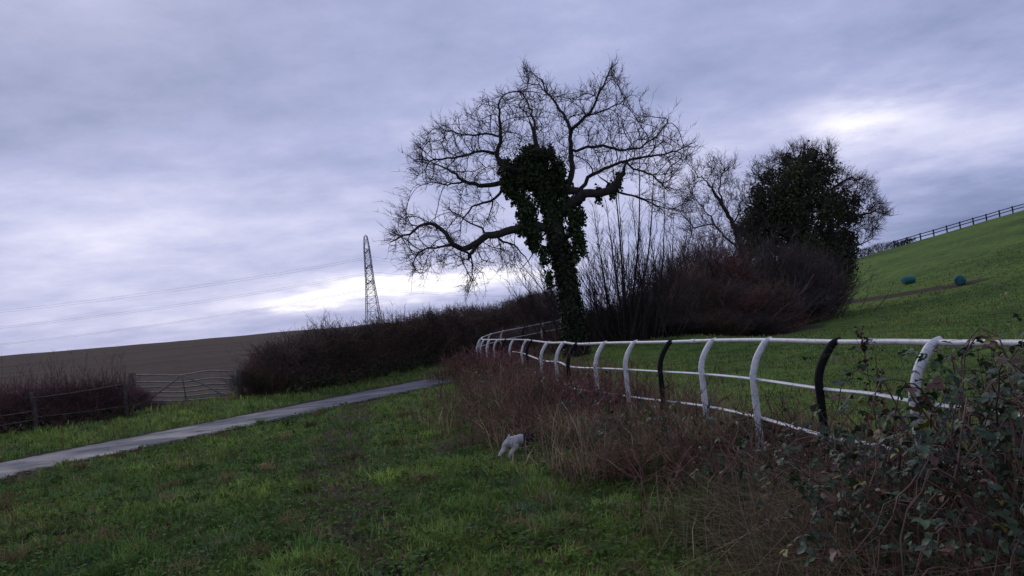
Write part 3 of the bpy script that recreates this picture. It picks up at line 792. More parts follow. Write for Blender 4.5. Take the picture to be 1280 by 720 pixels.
T.colonise(np.concatenate([attract([(926, 265), (935, 235), (945, 205), (975, 195), (990, 182), (1040, 182), (1050, 210), (1080, 220), (1090, 245), (1112, 268), (1095, 295), (1060, 310), (990, 300), (930, 300)], 1500, IY, 2.0), attract([(1050, 215), (1085, 225), (1112, 268), (1090, 298), (1060, 290)], 350, IY, 1.4)]), .26, 2.0, .36, 80, .04, .25)
T.radii(.008, .43); tk, tw = MB(), MB(); T.mesh(tk, tw, .035); T.twigs(tw, 2.4, .3, .85, .011, .035, .3, centre=at(1005, 280, IY))
tk.build('trunk', M['bark'], it); tw.build('branches', M['twig'], it)
P = np.array(T.P); mb = MB()
# leafy ivy clumps sit along the inner limbs
wpx = [(1005, 300, 1.75, 1), (985, 262, 1.5, 1), (1012, 240, 1.55, 1), (1025, 215, 1.1, 1.25), (990, 222, 1.2, 1), (1035, 265, 1.2, 1), (955, 290, 1.25, .8), (940, 305, .9, .8), (975, 305, 1.4, .9), (1045, 305, 1.2, 1), (968, 250, 1.0, .9), (938, 285, .9, 1), (950, 268, .8, 1), (948, 240, .55, .9), (960, 222, .5, 1), (1062, 270, .7, 1), (1072, 250, .35, .9), (1030, 320, 1.5, .9), (1000, 335, 1.6, .8), (1052, 250, .7, 1), (1015, 197, .6, 1.25), (1052, 330, 1.0, .8), (1062, 295, .5, 1), (985, 200, .45, 1)]
for px, py, r, br in wpx:
    c = at(px, py, IY + rng.normal(0, .6)); n = int(1500 * r * r)
    cl = c + unit(26) * (r * rng.uniform(.45, 1.0, 26))[:, None]
    k = rng.integers(0, 26, n); p = cl[k] + rng.normal(0, .20 * r + .05, (n, 3))
    nrm = unit(n) + (p - c) / r + np.array([0, 0, .3]); D = unit(n) + np.array([0, 0, -.5]); L = rng.uniform(.09, .2, n)
    cb = np.repeat(rng.uniform(.55, 1.5, 26)[k][:, None], 3, 1)
    mb.leaves(p, D, nrm, L, L * .8, np.array([.060, .066, .030]) * br * cb * rng.uniform(.6, 1.5, (n, 1)))
mb.build('ivy', M['ivy'], it)

# ---------------------------------------------------------------- scrub bushes
rng = np.random.default_rng(23)
def bush_mesh(n, col, leafy=0, seedlean=0.):
    """unit bush: radius about 1, height about 1.9"""
    mbx = MB()
    m = 26; P = np.stack([rng.normal(0, .3, m), rng.normal(0, .3, m), np.full(m, -.05)], 1)
    D = np.stack([P[:, 0] * 1.6 + rng.normal(0, .3, m), P[:, 1] * 1.6 + rng.normal(0, .3, m), np.ones(m)], 1)
    pts, R = twig_batch(P, D, rng.uniform(1.0, 1.7, m), np.full(m, .014), 7, .14); mbx.tubes(pts, R, 4, np.array(col)[None] * rng.uniform(.5, 1.3, (m, 1)))
    q = unit(n) * (rng.random(n) ** .40)[:, None]
    lump = .50 + .95 * fbm(np.arctan2(q[:, 1], q[:, 0]) * 1.6 + 20, q[:, 2] * 2.6 + 5)
    q = q * lump[:, None]; P = q * np.array([1.0, 1.0, .85]) + np.array([0, 0, .8]); ok = P[:, 2] > 0; P = P[ok]; q = q[ok]; k = len(P)
    D = q * .7 + unit(k) * .75 + np.array([0, 0, .5])
    pts, R = twig_batch(P, D, rng.uniform(.12, .36, k), np.full(k, .0045), 5, .2); tone = (fbm(P[:, 0] * 2 + 11, P[:, 2] * 2 + P[:, 1]) * 1.6)[:, None]
    hue = np.clip((fbm(P[:, 0] * 1.7 + 71, P[:, 2] * 1.7 + P[:, 1] * 1.3)[:, None] - .35) * 3.2, 0, 1)
    C = (np.array(col)[None] * (1 - hue) + np.array([.105, .085, .070]) * hue) * rng.uniform(.4, 1.4, (k, 1)) * tone
    mbx.tubes(pts, R, 3, C)
    p2, R2 = side_twigs(pts, 2, .08, .2, .003, .25, .2); mbx.tubes(p2, R2, 3, np.repeat(C, 2, 0))
    m = 70; P = np.stack([rng.normal(0, .4, m), rng.normal(0, .4, m), rng.uniform(.2, .8, m)], 1)
    D = np.stack([P[:, 0] * 1.1 + rng.normal(0, .25, m), P[:, 1] * 1.1 + rng.normal(0, .25, m), np.full(m, 1.)], 1)
    ps_, Rs_ = twig_batch(P, D, rng.uniform(.75, 1.5, m), np.full(m, .005), 7, .2); cs = np.array([.13, .115, .105]) * rng.uniform(.4, 1.2, (m, 1)); mbx.tubes(ps_, Rs_, 3, cs)
    p2, R2 = side_twigs(ps_, 9, .1, .38, .0042, .2, .35); mbx.tubes(p2, R2, 3, np.repeat(cs, 9, 0))
    if leafy:
        j = rng.integers(0, k, leafy); L = rng.uniform(.03, .055, leafy)
        mbx.leaves(pts[j, 3], unit(leafy), unit(leafy), L, L * .7, np.array([.085, .06, .03]) * rng.uniform(.4, 1.4, (leafy, 1)))
    return mbx
BR = [bush_mesh(4600, (.235, .115, .095)), bush_mesh(4400, (.115, .085, .080)), bush_mesh(4200, (.19, .125, .075), 1500)]
protos = []
def scrub(px, Yd, top, wid, kind, label, group, sink=0.0, name='thorn_bush'):
    """px: image column of its middle, top: image row of its top"""
    p = at(px, top, Yd); gz = g1(p[0], p[1]); h = p[2] - gz
    t = thing(name, (p[0], p[1], gz - sink), label, 'bush', group)
    if len(protos) <= kind or protos[kind] is None:
        while len(protos) <= kind: protos.append(None)
    if protos[kind] is None:
        o = BR[kind].build('branches', M['scrub']); protos[kind] = o; o.parent = t
    else:
        o = protos[kind].copy(); COL.objects.link(o); o.parent = t
    o.rotation_euler = (0, 0, rng.random() * 6.3); s = h / 1.85; o.scale = (wid, wid, s)
    return t
g = 'bare brown bushes of the thicket beyond the white rail'
for px, Yd, top, wid, kd, lab in (
    (835, 37, 318, 2.1, 0, 'reddish bare bush at the left shoulder of the thicket beside the thin upright stems'),
    (880, 39, 280, 2.4, 0, 'tall reddish brown bush forming the left peak of the thicket'),
    (925, 41, 304, 2.4, 1, 'grey brown bush under the slender leaning tree'),
    (970, 43, 296, 2.5, 1, 'tall greyish bush below the left side of the ivy clad tree'),
    (1008, 46, 308, 2.3, 1, 'dark bush below the middle of the ivy clad tree'),
    (1024, 50, 310, 1.4, 1, 'dark bush at the right end of the thicket next to the hill field'),
    (800, 34, 362, 1.7, 1, 'low dark bush at the feet of the thin upright stems'),
    (758, 33.5, 372, 1.4, 2, 'low brown bush tucked between the oak trunk and the thin stems'),
    (850, 34.5, 350, 1.8, 2, 'yellowish brown bush low in front of the reddish thicket'),
    (900, 35, 346, 1.9, 0, 'reddish low bush in the middle front of the thicket'),
    (945, 36, 345, 1.9, 2, 'low brown bush at the front right of the thicket'),
    (962, 38.5, 354, 1.4, 0, 'low reddish bush at the right foot of the thicket by the grass'),
    (1000, 43, 356, 1.3, 1, 'low dark bush at the muddy corner of the paddock'),
    (835, 32.5, 388, 1.5, 1, 'dark low tangle directly behind the top rail, left of the other low tangle'),
    (888, 33, 384, 1.5, 2, 'yellowish low tangle directly behind the top rail below the reddish bushes'),
    (935, 33.8, 386, 1.4, 1, 'dark low tangle behind the top rail nearest the open grass'),
    (735, 35.5, 385, 1.6, 1, 'dark bush directly behind the foot of the ivy covered oak')):
    scrub(px, Yd, top, wid, kd, lab, g, .1)
g = 'hedgerow bushes beyond the lane'
for px, Yd, top, wid, kd, lab in (
    (622, 62, 383, 2.6, 1, 'dark rounded bush rising at the far end of the roadside hedge'),
    (655, 64, 378, 2.8, 1, 'highest dark bush on the skyline left of the oak'),
    (688, 60, 384, 2.4, 1, 'dark bush on the skyline just left of the oak trunk'),
    (600, 45, 405, 1.3, 2, 'brown bush beside the far end of the lane in front of the hedge'),
    (640, 41, 405, 1.5, 0, 'reddish bush behind the curved corner of the white rail'),
    (672, 38, 400, 1.5, 1, 'dark bush behind the rear run of the white rail'),
    (318, 26.4, 446, .75, 2, 'light brown mound of dead bracken beside the gate, against the hedge'),
    (336, 27.2, 425, .95, 0, 'reddish bare bush at the near end of the hedge by the gate'),
    (165, 25.0, 478, .62, 0, 'reddish bramble mound in front of the left gate post'),
    (185, 24.6, 497, .6, 1, 'low dark bramble mound under the left end of the gate')):
    scrub(px, Yd, top, wid, kd, lab, g, .1)

# ---------------------------------------------------------------- hedges
def hedge(name, path, hts, half, n, label, col, shoots=0, rt=.010, base=None, leafn=0):
    path = np.array(path, float); L = np.r_[0, np.cumsum(np.linalg.norm(np.diff(path, axis=0), axis=1))]
    o0 = (path[0][0], path[0][1], g1(*path[0]))
    t = thing(name, o0, label, 'hedge')
    def spot(n):
        w = rng.random(n) * L[-1]
        c = np.stack([np.interp(w, L, path[:, i]) for i in (0, 1)], 1); h = np.interp(w, L, hts)
        sg = np.clip(np.searchsorted(L, w) - 1, 0, len(path) - 2); dd = path[sg + 1] - path[sg]; dd /= np.linalg.norm(dd, axis=1, keepdims=True)
        return w, c, h, np.stack([-dd[:, 1], dd[:, 0]], 1)
    mbx = MB()
    w, c, h, nn = spot(n)
    off = np.sign(rng.random(n) - .5) * rng.random(n) ** .5
    u = rng.random(n) ** .85
    hl = h * (.90 + .22 * (fbm(w * .9, w * 0 + 3) - .47) * 2)
    prof = half * (1 - .35 * u ** 3) * (.75 + .5 * fbm(w * 1.1 + 5, u * 2))
    xy = c + nn * (off * prof)[:, None]
    P = np.stack([xy[:, 0], xy[:, 1], G(xy[:, 0], xy[:, 1]) + u * hl * .92], 1)
    D = np.stack([nn[:, 0] * off * .6, nn[:, 1] * off * .6, np.full(n, .55)], 1) + unit(n) * .8
    pts, R = twig_batch(P, D, rng.uniform(.25, .7, n), rt * rng.uniform(.6, 1.3, n), 5, .2)
    tone = (.25 + 1.5 * fbm(w * 1.0 + 60, u * 2.5 + 8))[:, None]
    C = np.array(col) * rng.uniform(.5, 1.4, (n, 1)) * tone
    mbx.tubes(pts, R, 3, C)
    p2, R2 = side_twigs(pts, 1, .12, .35, rt * .65, .25, .2); mbx.tubes(p2, R2, 3, C)
    # stems at the bottom
    m = int(L[-1] * 5); w, c, h, nn = spot(m); P = np.stack([c[:, 0] + rng.normal(0, half * .4, m), c[:, 1] + rng.normal(0, half * .4, m), np.zeros(m)], 1); P[:, 2] = G(P[:, 0], P[:, 1]) - .1
    pts, R = twig_batch(P, np.tile([0, 0, 1.], (m, 1)) + rng.normal(0, .3, (m, 3)), h * rng.uniform(.6, 1, m), np.full(m, rt * 2.4), 6, .12)
    mbx.tubes(pts, R, 4, np.array(col) * rng.uniform(.7, 1.9, (m, 1)))
    mbx.build('branches', M['scrub'], t)
    if shoots:
        sh = MB(); w, c, h, nn = spot(shoots)
        keep = fbm(w * .5 + 200, w * 0) > .40; w, c, h = w[keep], c[keep], h[keep]; m = len(w)
        P = np.stack([c[:, 0], c[:, 1] + rng.normal(0, half * .5, m), G(c[:, 0], c[:, 1]) + h * .85], 1)
        pts, R = twig_batch(P, np.tile([0, 0, 1.], (m, 1)) + rng.normal(0, .22, (m, 3)), rng.uniform(.25, 1.0, m) * (.6 + .5 * (P[:, 1] < 36)), np.full(m, rt * .75), 6, .1)
        sh.tubes(pts, R, 3, np.array(col) * rng.uniform(.7, 1.4, (m, 1)))
        p2, R2 = side_twigs(pts, 6, .08, .3, rt * .55, .2, .3); sh.tubes(p2, R2, 3, np.full((len(p2), 3), np.array(col)))
        sh.build('shoots', M['scrub'], t)
    if leafn:
        lf = MB(); w, c, h, nn = spot(leafn); sd = half * rng.uniform(.5, 1.1, leafn) * -1
        xy = c + nn * sd[:, None]; P = np.stack([xy[:, 0], xy[:, 1], G(xy[:, 0], xy[:, 1]) + h * .3 * rng.random(leafn) ** 1.5], 1)
        Ls = rng.uniform(.08, .18, leafn); lf.leaves(P, unit(leafn), unit(leafn) + np.array([0, -.5, .6]), Ls, Ls * .6, np.array([.04, .075, .025]) * rng.uniform(.5, 1.5, (leafn, 1)))
        lf.build('undergrowth_leaves', M['ivy'], t)
    return t
hedge('hedge', [(-8.2, 26.6), (-6.6, 31), (-3.7, 41), (-.4, 52), (3, 66)], [1.85, 2.15, 2.6, 3.05, 3.3], 1.0, 36000, 'long tall bare dark hedge running along the far side of the lane', (.092, .066, .052), 420, .011, leafn=5000)
hedge('bramble_hedge', [(-18.5, 13.8), (-17, 15.6), (-13, 20.3), (-11.2, 22.6)], [1.1, 1.1, 1.12, 1.08], .66, 13000, 'low straggly reddish bramble hedge on the left with broken rails in it', (.13, .075, .070), 260, .007, leafn=900)
hedge('ridge_hedge', [(54, 158), (66, 158), (72, 157), (79, 156)], [2.6, 2.6, 1.9, 1.0], 1.4, 3500, 'distant dark hedge along the skyline where the ridge fence ends', (.05, .05, .05), 0, .035)

# ---------------------------------------------------------------- roadside rails, gate
rf = thing('roadside_fence', (-13, 20, .2), 'old wooden post and rail fence overgrown by the left bramble hedge', 'fence')
path = np.array([(-18.2, 13.15), (-15.9, 15.95), (-13.1, 19.1), (-12.25, 20.15), (-10.85, 21.95)])
for a in path:
    z = g1(*a); mb = MB(); c = catmull([(a[0], a[1], z - .2), (a[0] + .01, a[1], z + .5), (a[0] + rng.normal(0, .03), a[1], z + .98)], 3)
    mb.tubes(c, np.full(len(c), .075), 7, cap=True); mb.build('post', M['wood'], rf)
for hgt in (.3, .5, .7, .9):
    for a, b in zip(path[:-1], path[1:]):
        if rng.random() < .3: continue
        za, zb = g1(*a) + hgt + rng.normal(0, .03), g1(*b) + hgt + rng.normal(0, .03)
        c = catmull([(a[0] + .02, a[1] - .06, za), ((a[0] + b[0]) / 2 + .02, (a[1] + b[1]) / 2 - .06, (za + zb) / 2 - .02), (b[0] + .02, b[1] - .06, zb)], 4)
        mb = MB(); mb.tubes(c, np.full(len(c), .024), 6, np.full((1, 3), 1.5), cap=True, flat=.6); mb.build('rail', M['wood'], rf)

gp0 = at(168, 470, 26.0); gp1 = at(294, 466, 26.0)
for p, h, r, lab in ((gp0 + [-.12, .05, 0], 1.22, .12, 'thick weathered gate post at the hinge end by the bramble hedge'), (gp1 + [.12, .05, 0], 1.15, .08, 'thin weathered gate post against the tall hedge')):
    z = g1(p[0], p[1]); h = p[2] + .1 - z; mb = MB(); c = np.array([(p[0], p[1], z - .3), (p[0], p[1], z + h * .5), (p[0] + .02, p[1], z + h)])
    mb.tubes(c, np.array([r, r, r * .93]), 8, cap=True)
    tag(mb.build('gate_post', M['wood'], None, (p[0], p[1], z)), lab, 'gate post', 'posts of the field gate')
gz = (g1(gp0[0], gp0[1]) + g1(gp1[0], gp1[1])) / 2
gate = thing('field_gate', ((gp0[0] + gp1[0]) / 2, 26, gz), 'bent galvanised field gate with seven bars between the two hedges', 'gate')
def gpt(u, h):
    """point on the sagging gate: u along it 0..1, h height share"""
    p = gp0 * (1 - u) + gp1 * u
    sag = (-.05 * math.exp(-((u - .42) / .18) ** 2) + .07 * math.exp(-((u - .78) / .14) ** 2)) * (.35 + .65 * h)
    yy = 26.0 - .22 * math.exp(-((u - .6) / .25) ** 2) * h
    return np.array([p[0], yy, p[2] + .03 - .98 + h * .98 + sag])
GT = [1., .96, .9]
for h in (0, .13, .27, .42, .58, .76, 1.0):
    c = np.array([gpt(u, h) for u in np.linspace(0, 1, 18)]); mb = MB(); mb.tubes(c, np.full(18, .022), 7, cap=True); mb.build('bar', M['galv'], gate)
for u in (0, 1):
    c = np.array([gpt(u, h) for h in np.linspace(-.02, 1.02, 5)]); mb = MB(); mb.tubes(c, np.full(5, .027), 8, cap=True); mb.build('end_stile', M['galv'], gate)
for (u0, h0), (u1, h1) in (((.52, .98), (.95, .02)), ((.48, .98), (.06, .02)), ((.5, 0), (.5, 1.))):
    c = np.array([gpt(u0 + (u1 - u0) * q, h0 + (h1 - h0) * q) + [0, -.035, 0] for q in np.linspace(0, 1, 8)]); mb = MB(); mb.tubes(c, np.full(8, .02), 7, cap=True); mb.build('brace', M['galv'], gate)

# ---------------------------------------------------------------- ridge fence
pts = [at(px, py, 150.0) for px, py in ((1118, 309), (1150, 298.5), (1185, 288.5), (1220, 277), (1250, 267), (1280, 257), (1330, 240), (1380, 222))]
xs = np.arange(pts[0][0], pts[-1][0], 2.55)
rt = thing('post_and_rail_fence', (xs[0], 150, g1(xs[0], 150)), 'dark wooden post and rail fence climbing the grassy ridge on the skyline', 'fence')
for x in xs:
    z = g1(x, 150); mb = MB(); mb.beam((x, 150, z - .3), (x, 150, z + 1.3), .2, .16, up=(0, 1, 0)); mb.build('post', M['ridge'], rt)
for h in (.6, 1.12):
    for a, b in zip(xs[:-1], xs[1:]):
        mb = MB(); mb.beam((a, 149.87, g1(a, 150) + h), (b, 149.87, g1(b, 150) + h), .06, .16); mb.build('rail', M['ridge'], rt)

# ---------------------------------------------------------------- teal drums
def drum(px, py, ang, label, tilt=0.0):
    p = hit(px, py + 6); z = g1(p[0], p[1])
    t = thing('plastic_drum', (p[0], p[1], z), label, 'drum', 'teal plastic drums lying in the paddock')
    dx = np.array([math.cos(ang), math.sin(ang), tilt]); dx /= np.linalg.norm(dx); c = np.array([p[0], p[1], z + .30])
    prof = [(-.46, .25), (-.45, .29), (-.40, .305), (-.17, .305), (-.155, .325), (-.135, .325), (-.12, .305), (.12, .305), (.135, .325), (.155, .325), (.17, .305), (.40, .305), (.45, .29), (.46, .25)]
    mb = MB(); mb.tubes(np.array([c + dx * a for a, _ in prof]), np.array([r for _, r in prof]), 24, cap=True); mb.build('body', M['teal'], t)
    side = np.cross(dx, (0, 0, 1)); upv = np.cross(side, dx)
    for s_ in (-1, 1):
        q = c - dx * .445 + side * .15 * s_ ; mb = MB(); mb.tubes(np.array([q, q - dx * .045]), np.array([.04, .036]), 12, cap=True); mb.build('bung', M['cap'], t)
drum(1136, 349, .25, 'teal plastic drum on its side at the thicket end of the muddy track')
drum(1201, 351, 1.0, 'teal plastic drum on its side farther up the muddy track, turned end on')

# ---------------------------------------------------------------- pylon and lines
PY = 340.0
ptop = at(457, 296, PY); pb = np.array([ptop[0], PY, g1(ptop[0], PY)]); H = ptop[2] - pb[2]
py = thing('electricity_pylon', pb, 'tall grey steel lattice electricity pylon standing beyond the dark hedge', 'pylon')
ca, sa = math.cos(.35), math.sin(.35)
def pw(z): return np.interp(z, [0, H * .52, H * .9, H], [7.2, 3.4, 2.2, 1.3])
def corner(k, z):
    a, b = ((-1, -1), (1, -1), (1, 1), (-1, 1))[k % 4]; w = pw(z) / 2
    return pb + np.array([a * w * ca - b * w * sa, a * w * sa + b * w * ca, z])
lev = [0, 7.5, 11.5, 15, 18, 20.8, 23.2, 25.5, 27.8, 30, 32.2, 34.4, 36.5, 38.5, H]
for k in range(4):
    mb = MB()
    for a, b in zip(lev[:-1], lev[1:]): mb.beam(corner(k, a - (.5 if a == 0 else 0)), corner(k, b), .2, .2)
    mb.build('leg', M['steel'], py)
mb = MB()
for k in range(4): mb.beam(corner(k, H), pb + np.array([0, 0, H + .9]), .15, .15)
for a, b in zip(lev[:-1], lev[1:]):
    for k in range(4):
        mb.beam(corner(k, a), corner(k + 1, b), .11, .11); mb.beam(corner(k + 1, a), corner(k, b), .11, .11)
        mb.beam(corner(k, b), corner(k + 1, b), .11, .11)
mb.build('lattice_bracing', M['steel'], py)
arms = []
for z in (23.2, 30, 36.5):
    for s_ in (-1, 1):
        tip = pb + np.array([-sa * s_ * 5.0, ca * s_ * 5.0, z + .5]); mb = MB()
        kk = (0, 1) if s_ < 0 else (3, 2)
        for k in kk:
            mb.beam(corner(k, z), tip, .18, .18); mb.beam(corner(k, z + 1.9), tip, .18, .18)
            for q in (.35, .68):
                a0 = corner(k, z) * (1 - q) + tip * q; a1 = corner(k, z + 1.9) * (1 - q) + tip * q; mb.beam(a0, a1, .1, .1)
        mb.build('cross_arm', M['steel'], py)
        mb = MB(); n_ = 13; zz = np.linspace(0, -2.6, n_); mb.tubes(np.array([tip + [0, 0, q] for q in zz]), np.array([.06 if i % 2 else .14 for i in range(n_)]), 8, cap=True); mb.build('insulator', M['wire'], py)
        arms.append(tip + [0, 0, -2.6])
names = ['lowest', 'lowest', 'middle', 'middle', 'topmost', 'topmost']
for i_, a in enumerate(arms):
    s_ = -1 if i_ % 2 == 0 else 1
    for end, sag, side in ((np.array([-395, 300 + 5 * s_, a[2] + 1.0]), 8.5, 'left'), (np.array([135, 640 + 5 * s_, a[2] - 2]), 6.0, 'right')):
        u = np.linspace(0, 1, 60)[:, None]; c = a * (1 - u) + end * u; c[:, 2] -= (4 * sag * u * (1 - u))[:, 0]
        mb = MB(); mb.tubes(c, np.full(60, .03), 5)
        tag(mb.build('power_line', M['wire'], None, tuple(a)), f'thin wire of the {names[i_]} pair, from the pylon ' + ('over the ploughed field' if side == 'left' else 'away behind the oak'), 'power line', f'{names[i_]} pair of wires ' + ('over the field' if side == 'left' else 'behind the oak'))

# ---------------------------------------------------------------- brambles in front
rng = np.random.default_rng(5)
LEAFC = [np.array([.036, .066, .028]), np.array([.055, .080, .048]), np.array([.105, .055, .040]), np.array([.17, .16, .03])]
def bramble(x, y, R, Ht, ncane, nleaf, label, arch=1.0, ls=(.035, .07), yl=.03):
    nleaf = int(nleaf * 1.45); ncane = int(ncane * 1.2)
    z = g1(x, y); t = thing('bramble_bush', (x, y, z), label, 'bramble', 'brambles in front of the white rail')
    st, lf = MB(), MB(); chains = []
    for k in range(ncane):
        az = rng.random() * 6.28; d = np.array([math.cos(az), math.sin(az), 0]); b = np.array([x, y, z - .05]) + d * rng.random() * R * .45
        r_ = R * rng.uniform(.5, 1.1); h = Ht * rng.uniform(.6, 1.1)
        c = catmull([b, b + d * r_ * .25 + [0, 0, h * .75], b + d * r_ * .65 + [0, 0, h], b + d * r_ * 1.05 + [0, 0, h * .72 * rng.uniform(.6, 1.1)]], 5) + rng.normal(0, .012, (16, 3))
        c[0] = b; st.tubes(c, np.linspace(.0055, .0022, 16) * rng.uniform(.8, 1.4), 5, np.array([[1.0, .8, .8]]) * rng.uniform(.5, 1.3)); chains.append(c)
    chains = np.array(chains)
    p2, R2 = side_twigs(chains, 4, .1, .4, .002, .2, .15, .9); st.tubes(p2, R2, 3, np.ones((len(p2), 3)) * .8)
    st.build('canes', M['cane'], t)
    allp = np.concatenate([chains[:, 4:].reshape(-1, 3), p2[:, 1:].reshape(-1, 3)])
    n = nleaf; p = allp[rng.integers(0, len(allp), n)] + rng.normal(0, .05, (n, 3))
    cen = np.array([x, y, z + Ht * .4]); fa = unit(n) * .9 + np.array([0, 0, .9]) + (p - cen) * .6
    D = unit(n); D[:, 2] = D[:, 2] * .4 - .25
    D /= np.linalg.norm(D, axis=1, keepdims=True)
    ci = rng.choice(4, n, p=[.52 - yl / 2, .30 - yl / 2, .18, yl]); C = np.array(LEAFC)[ci] * rng.uniform(.5, 1.35, (n, 1))
    L = rng.uniform(*ls, n); sdv = np.cross(D, fa); sdv /= np.linalg.norm(sdv, axis=1, keepdims=True)
    for dv, k in ((D, 1.0), (D * .25 + sdv, .8), (D * .25 - sdv, .8)):
        lf.leaves(p, dv + rng.normal(0, .12, (n, 3)), fa + rng.normal(0, .15, (n, 3)), L * k, L * k * .68, C * rng.uniform(.85, 1.15, (n, 1)))
    lf.build('leaves', M['bramble'], t); return t
bramble(1.95, 3.15, .7, .92, 26, 330, 'dark green bramble bush at the lower right, nearest the camera', ls=(.03, .055))
bramble(2.6, 3.45, .75, 1.2, 30, 380, 'tallest bramble bush at the right edge, hiding the foot of the rail', yl=.05, ls=(.032, .055))
bramble(2.2, 3.95, .65, 1.12, 26, 330, 'bramble bush with yellowing leaves round the nearest white post', yl=.08, ls=(.035, .065))
bramble(1.75, 4.0, .55, .92, 20, 190, 'bramble bush below the nearest black post', ls=(.035, .06))
bramble(1.5, 3.5, .4, .68, 12, 70, 'small bramble clump at the bottom edge of the grass', ls=(.03, .06))
bramble(2.0, 5.3, .5, .6, 16, 120, 'bramble with small leaves between the nearest black post and the white post behind it', ls=(.03, .05))
bramble(1.55, 7.5, .55, .6, 16, 120, 'bramble with reddish canes in front of the second black post', ls=(.03, .055))
bramble(.9, 10.8, .6, .6, 16, 130, 'bramble in the brown growth behind the pale dry stalk', ls=(.035, .06))
bramble(.5, 13.6, .7, .7, 18, 150, 'bramble against the lower rail below the third black post', ls=(.04, .065), yl=.0)
bramble(2.9, 4.4, .7, 1.05, 18, 220, 'bramble bush beyond the rail at the right edge')
bramble(1.85, 6.3, .5, .5, 14, 90, 'small dark bramble between two white posts and the grass')
bramble(1.25, 8.9, .6, .5, 14, 110, 'small bramble clump in the brown grass below the middle of the rail')
bramble(.1, 16.5, .9, .7, 20, 200, 'reddish bramble clump in the growth at the far part of the rail', ls=(.04, .07), yl=.0)
# dry growth under the brambles
mb = MB(); n = 16000; x = rng.normal(1.9, .75, n); y = rng.normal(3.9, .7, n)
m = (x > .95 + .12 * (y - 3)) & (np.hypot(x, y) > 2.6) & (y > 2.4); x, y = x[m], y[m]; n = len(x)
mb.blades(np.stack([x, y, G(x, y) - .02], 1), rng.uniform(.15, .6, n) * np.interp(x, [1, 1.5, 2.2], [.9, 1.3, 1.6]), rng.uniform(.003, .007, n), np.where(rng.random((n, 1)) < .25, np.array([.07, .115, .035]), np.array([.27, .19, .12])) * rng.uniform(.25, 1.3, (n, 1)), .6, 1.0)
tag(mb.build('dry_straw', M['dead']), 'dry brown grass stems tangled under the brambles', 'dry grass', kind='stuff')

# dock plants with dark seed heads
for px, pyt, Yd, hgt, lab in ((1078, 424, 5.6, .75, 'dark dead dock stem standing between the black and the nearest white post'), (1095, 452, 5.3, .6, 'shorter dark dock stem beside the taller one at the rail'), (1222, 440, 5.0, .7, 'dark dock stem behind the rail at the right'), (1010, 560, 5.4, .55, 'dark crooked weed stem at the base of the black post')):
    p = at(px, pyt, Yd); z = g1(p[0], p[1]); t = thing('dock_plant', (p[0], p[1], z), lab, 'weed', 'dead dock stems near the rail')
    c = catmull([(p[0] + .05, p[1], z - .03), (p[0] + .02, p[1], (z + p[2]) / 2), (p[0], p[1], p[2])], 5); mb = MB(); mb.tubes(c, np.linspace(.006, .003, len(c)), 6, np.array([[.7, .6, .6]])); mb.build('stem', M['cane'], t)
    p2, R2 = side_twigs(c[None], 9, .07, .2, .0025, .2, .6, .5, .45); mb = MB(); mb.tubes(p2, R2, 4, np.full((9, 3), .5))
    k = rng.integers(0, len(p2), 170); k[:60] = 0; q = p2[k, rng.integers(1, 4, 170)] + rng.normal(0, .008, (170, 3)); L = rng.uniform(.012, .028, 170)
    mb.leaves(q, unit(170), unit(170), L, L * .8, np.array([[.35, .25, .22]]) * rng.uniform(.5, 1.2, (170, 1))); mb.build('seed_head', M['cane'], t)

# pale stalk
p0 = hit(731, 573); c = catmull([p0 - [0, 0, .03], at(722, 540, p0[1]), at(711, 516, p0[1] + .05), at(702, 503, p0[1] + .1)], 5)
mb = MB(); mb.tubes(c, np.linspace(.007, .004, len(c)), 6, cap=True); p2, R2 = side_twigs(c[None], 4, .05, .14, .003, .2, .4); mb.tubes(p2, R2, 4)
tag(mb.build('dry_stalk', M['stalk'], None, tuple(p0)), 'single pale dry stalk leaning out of the brown grass', 'weed stalk')

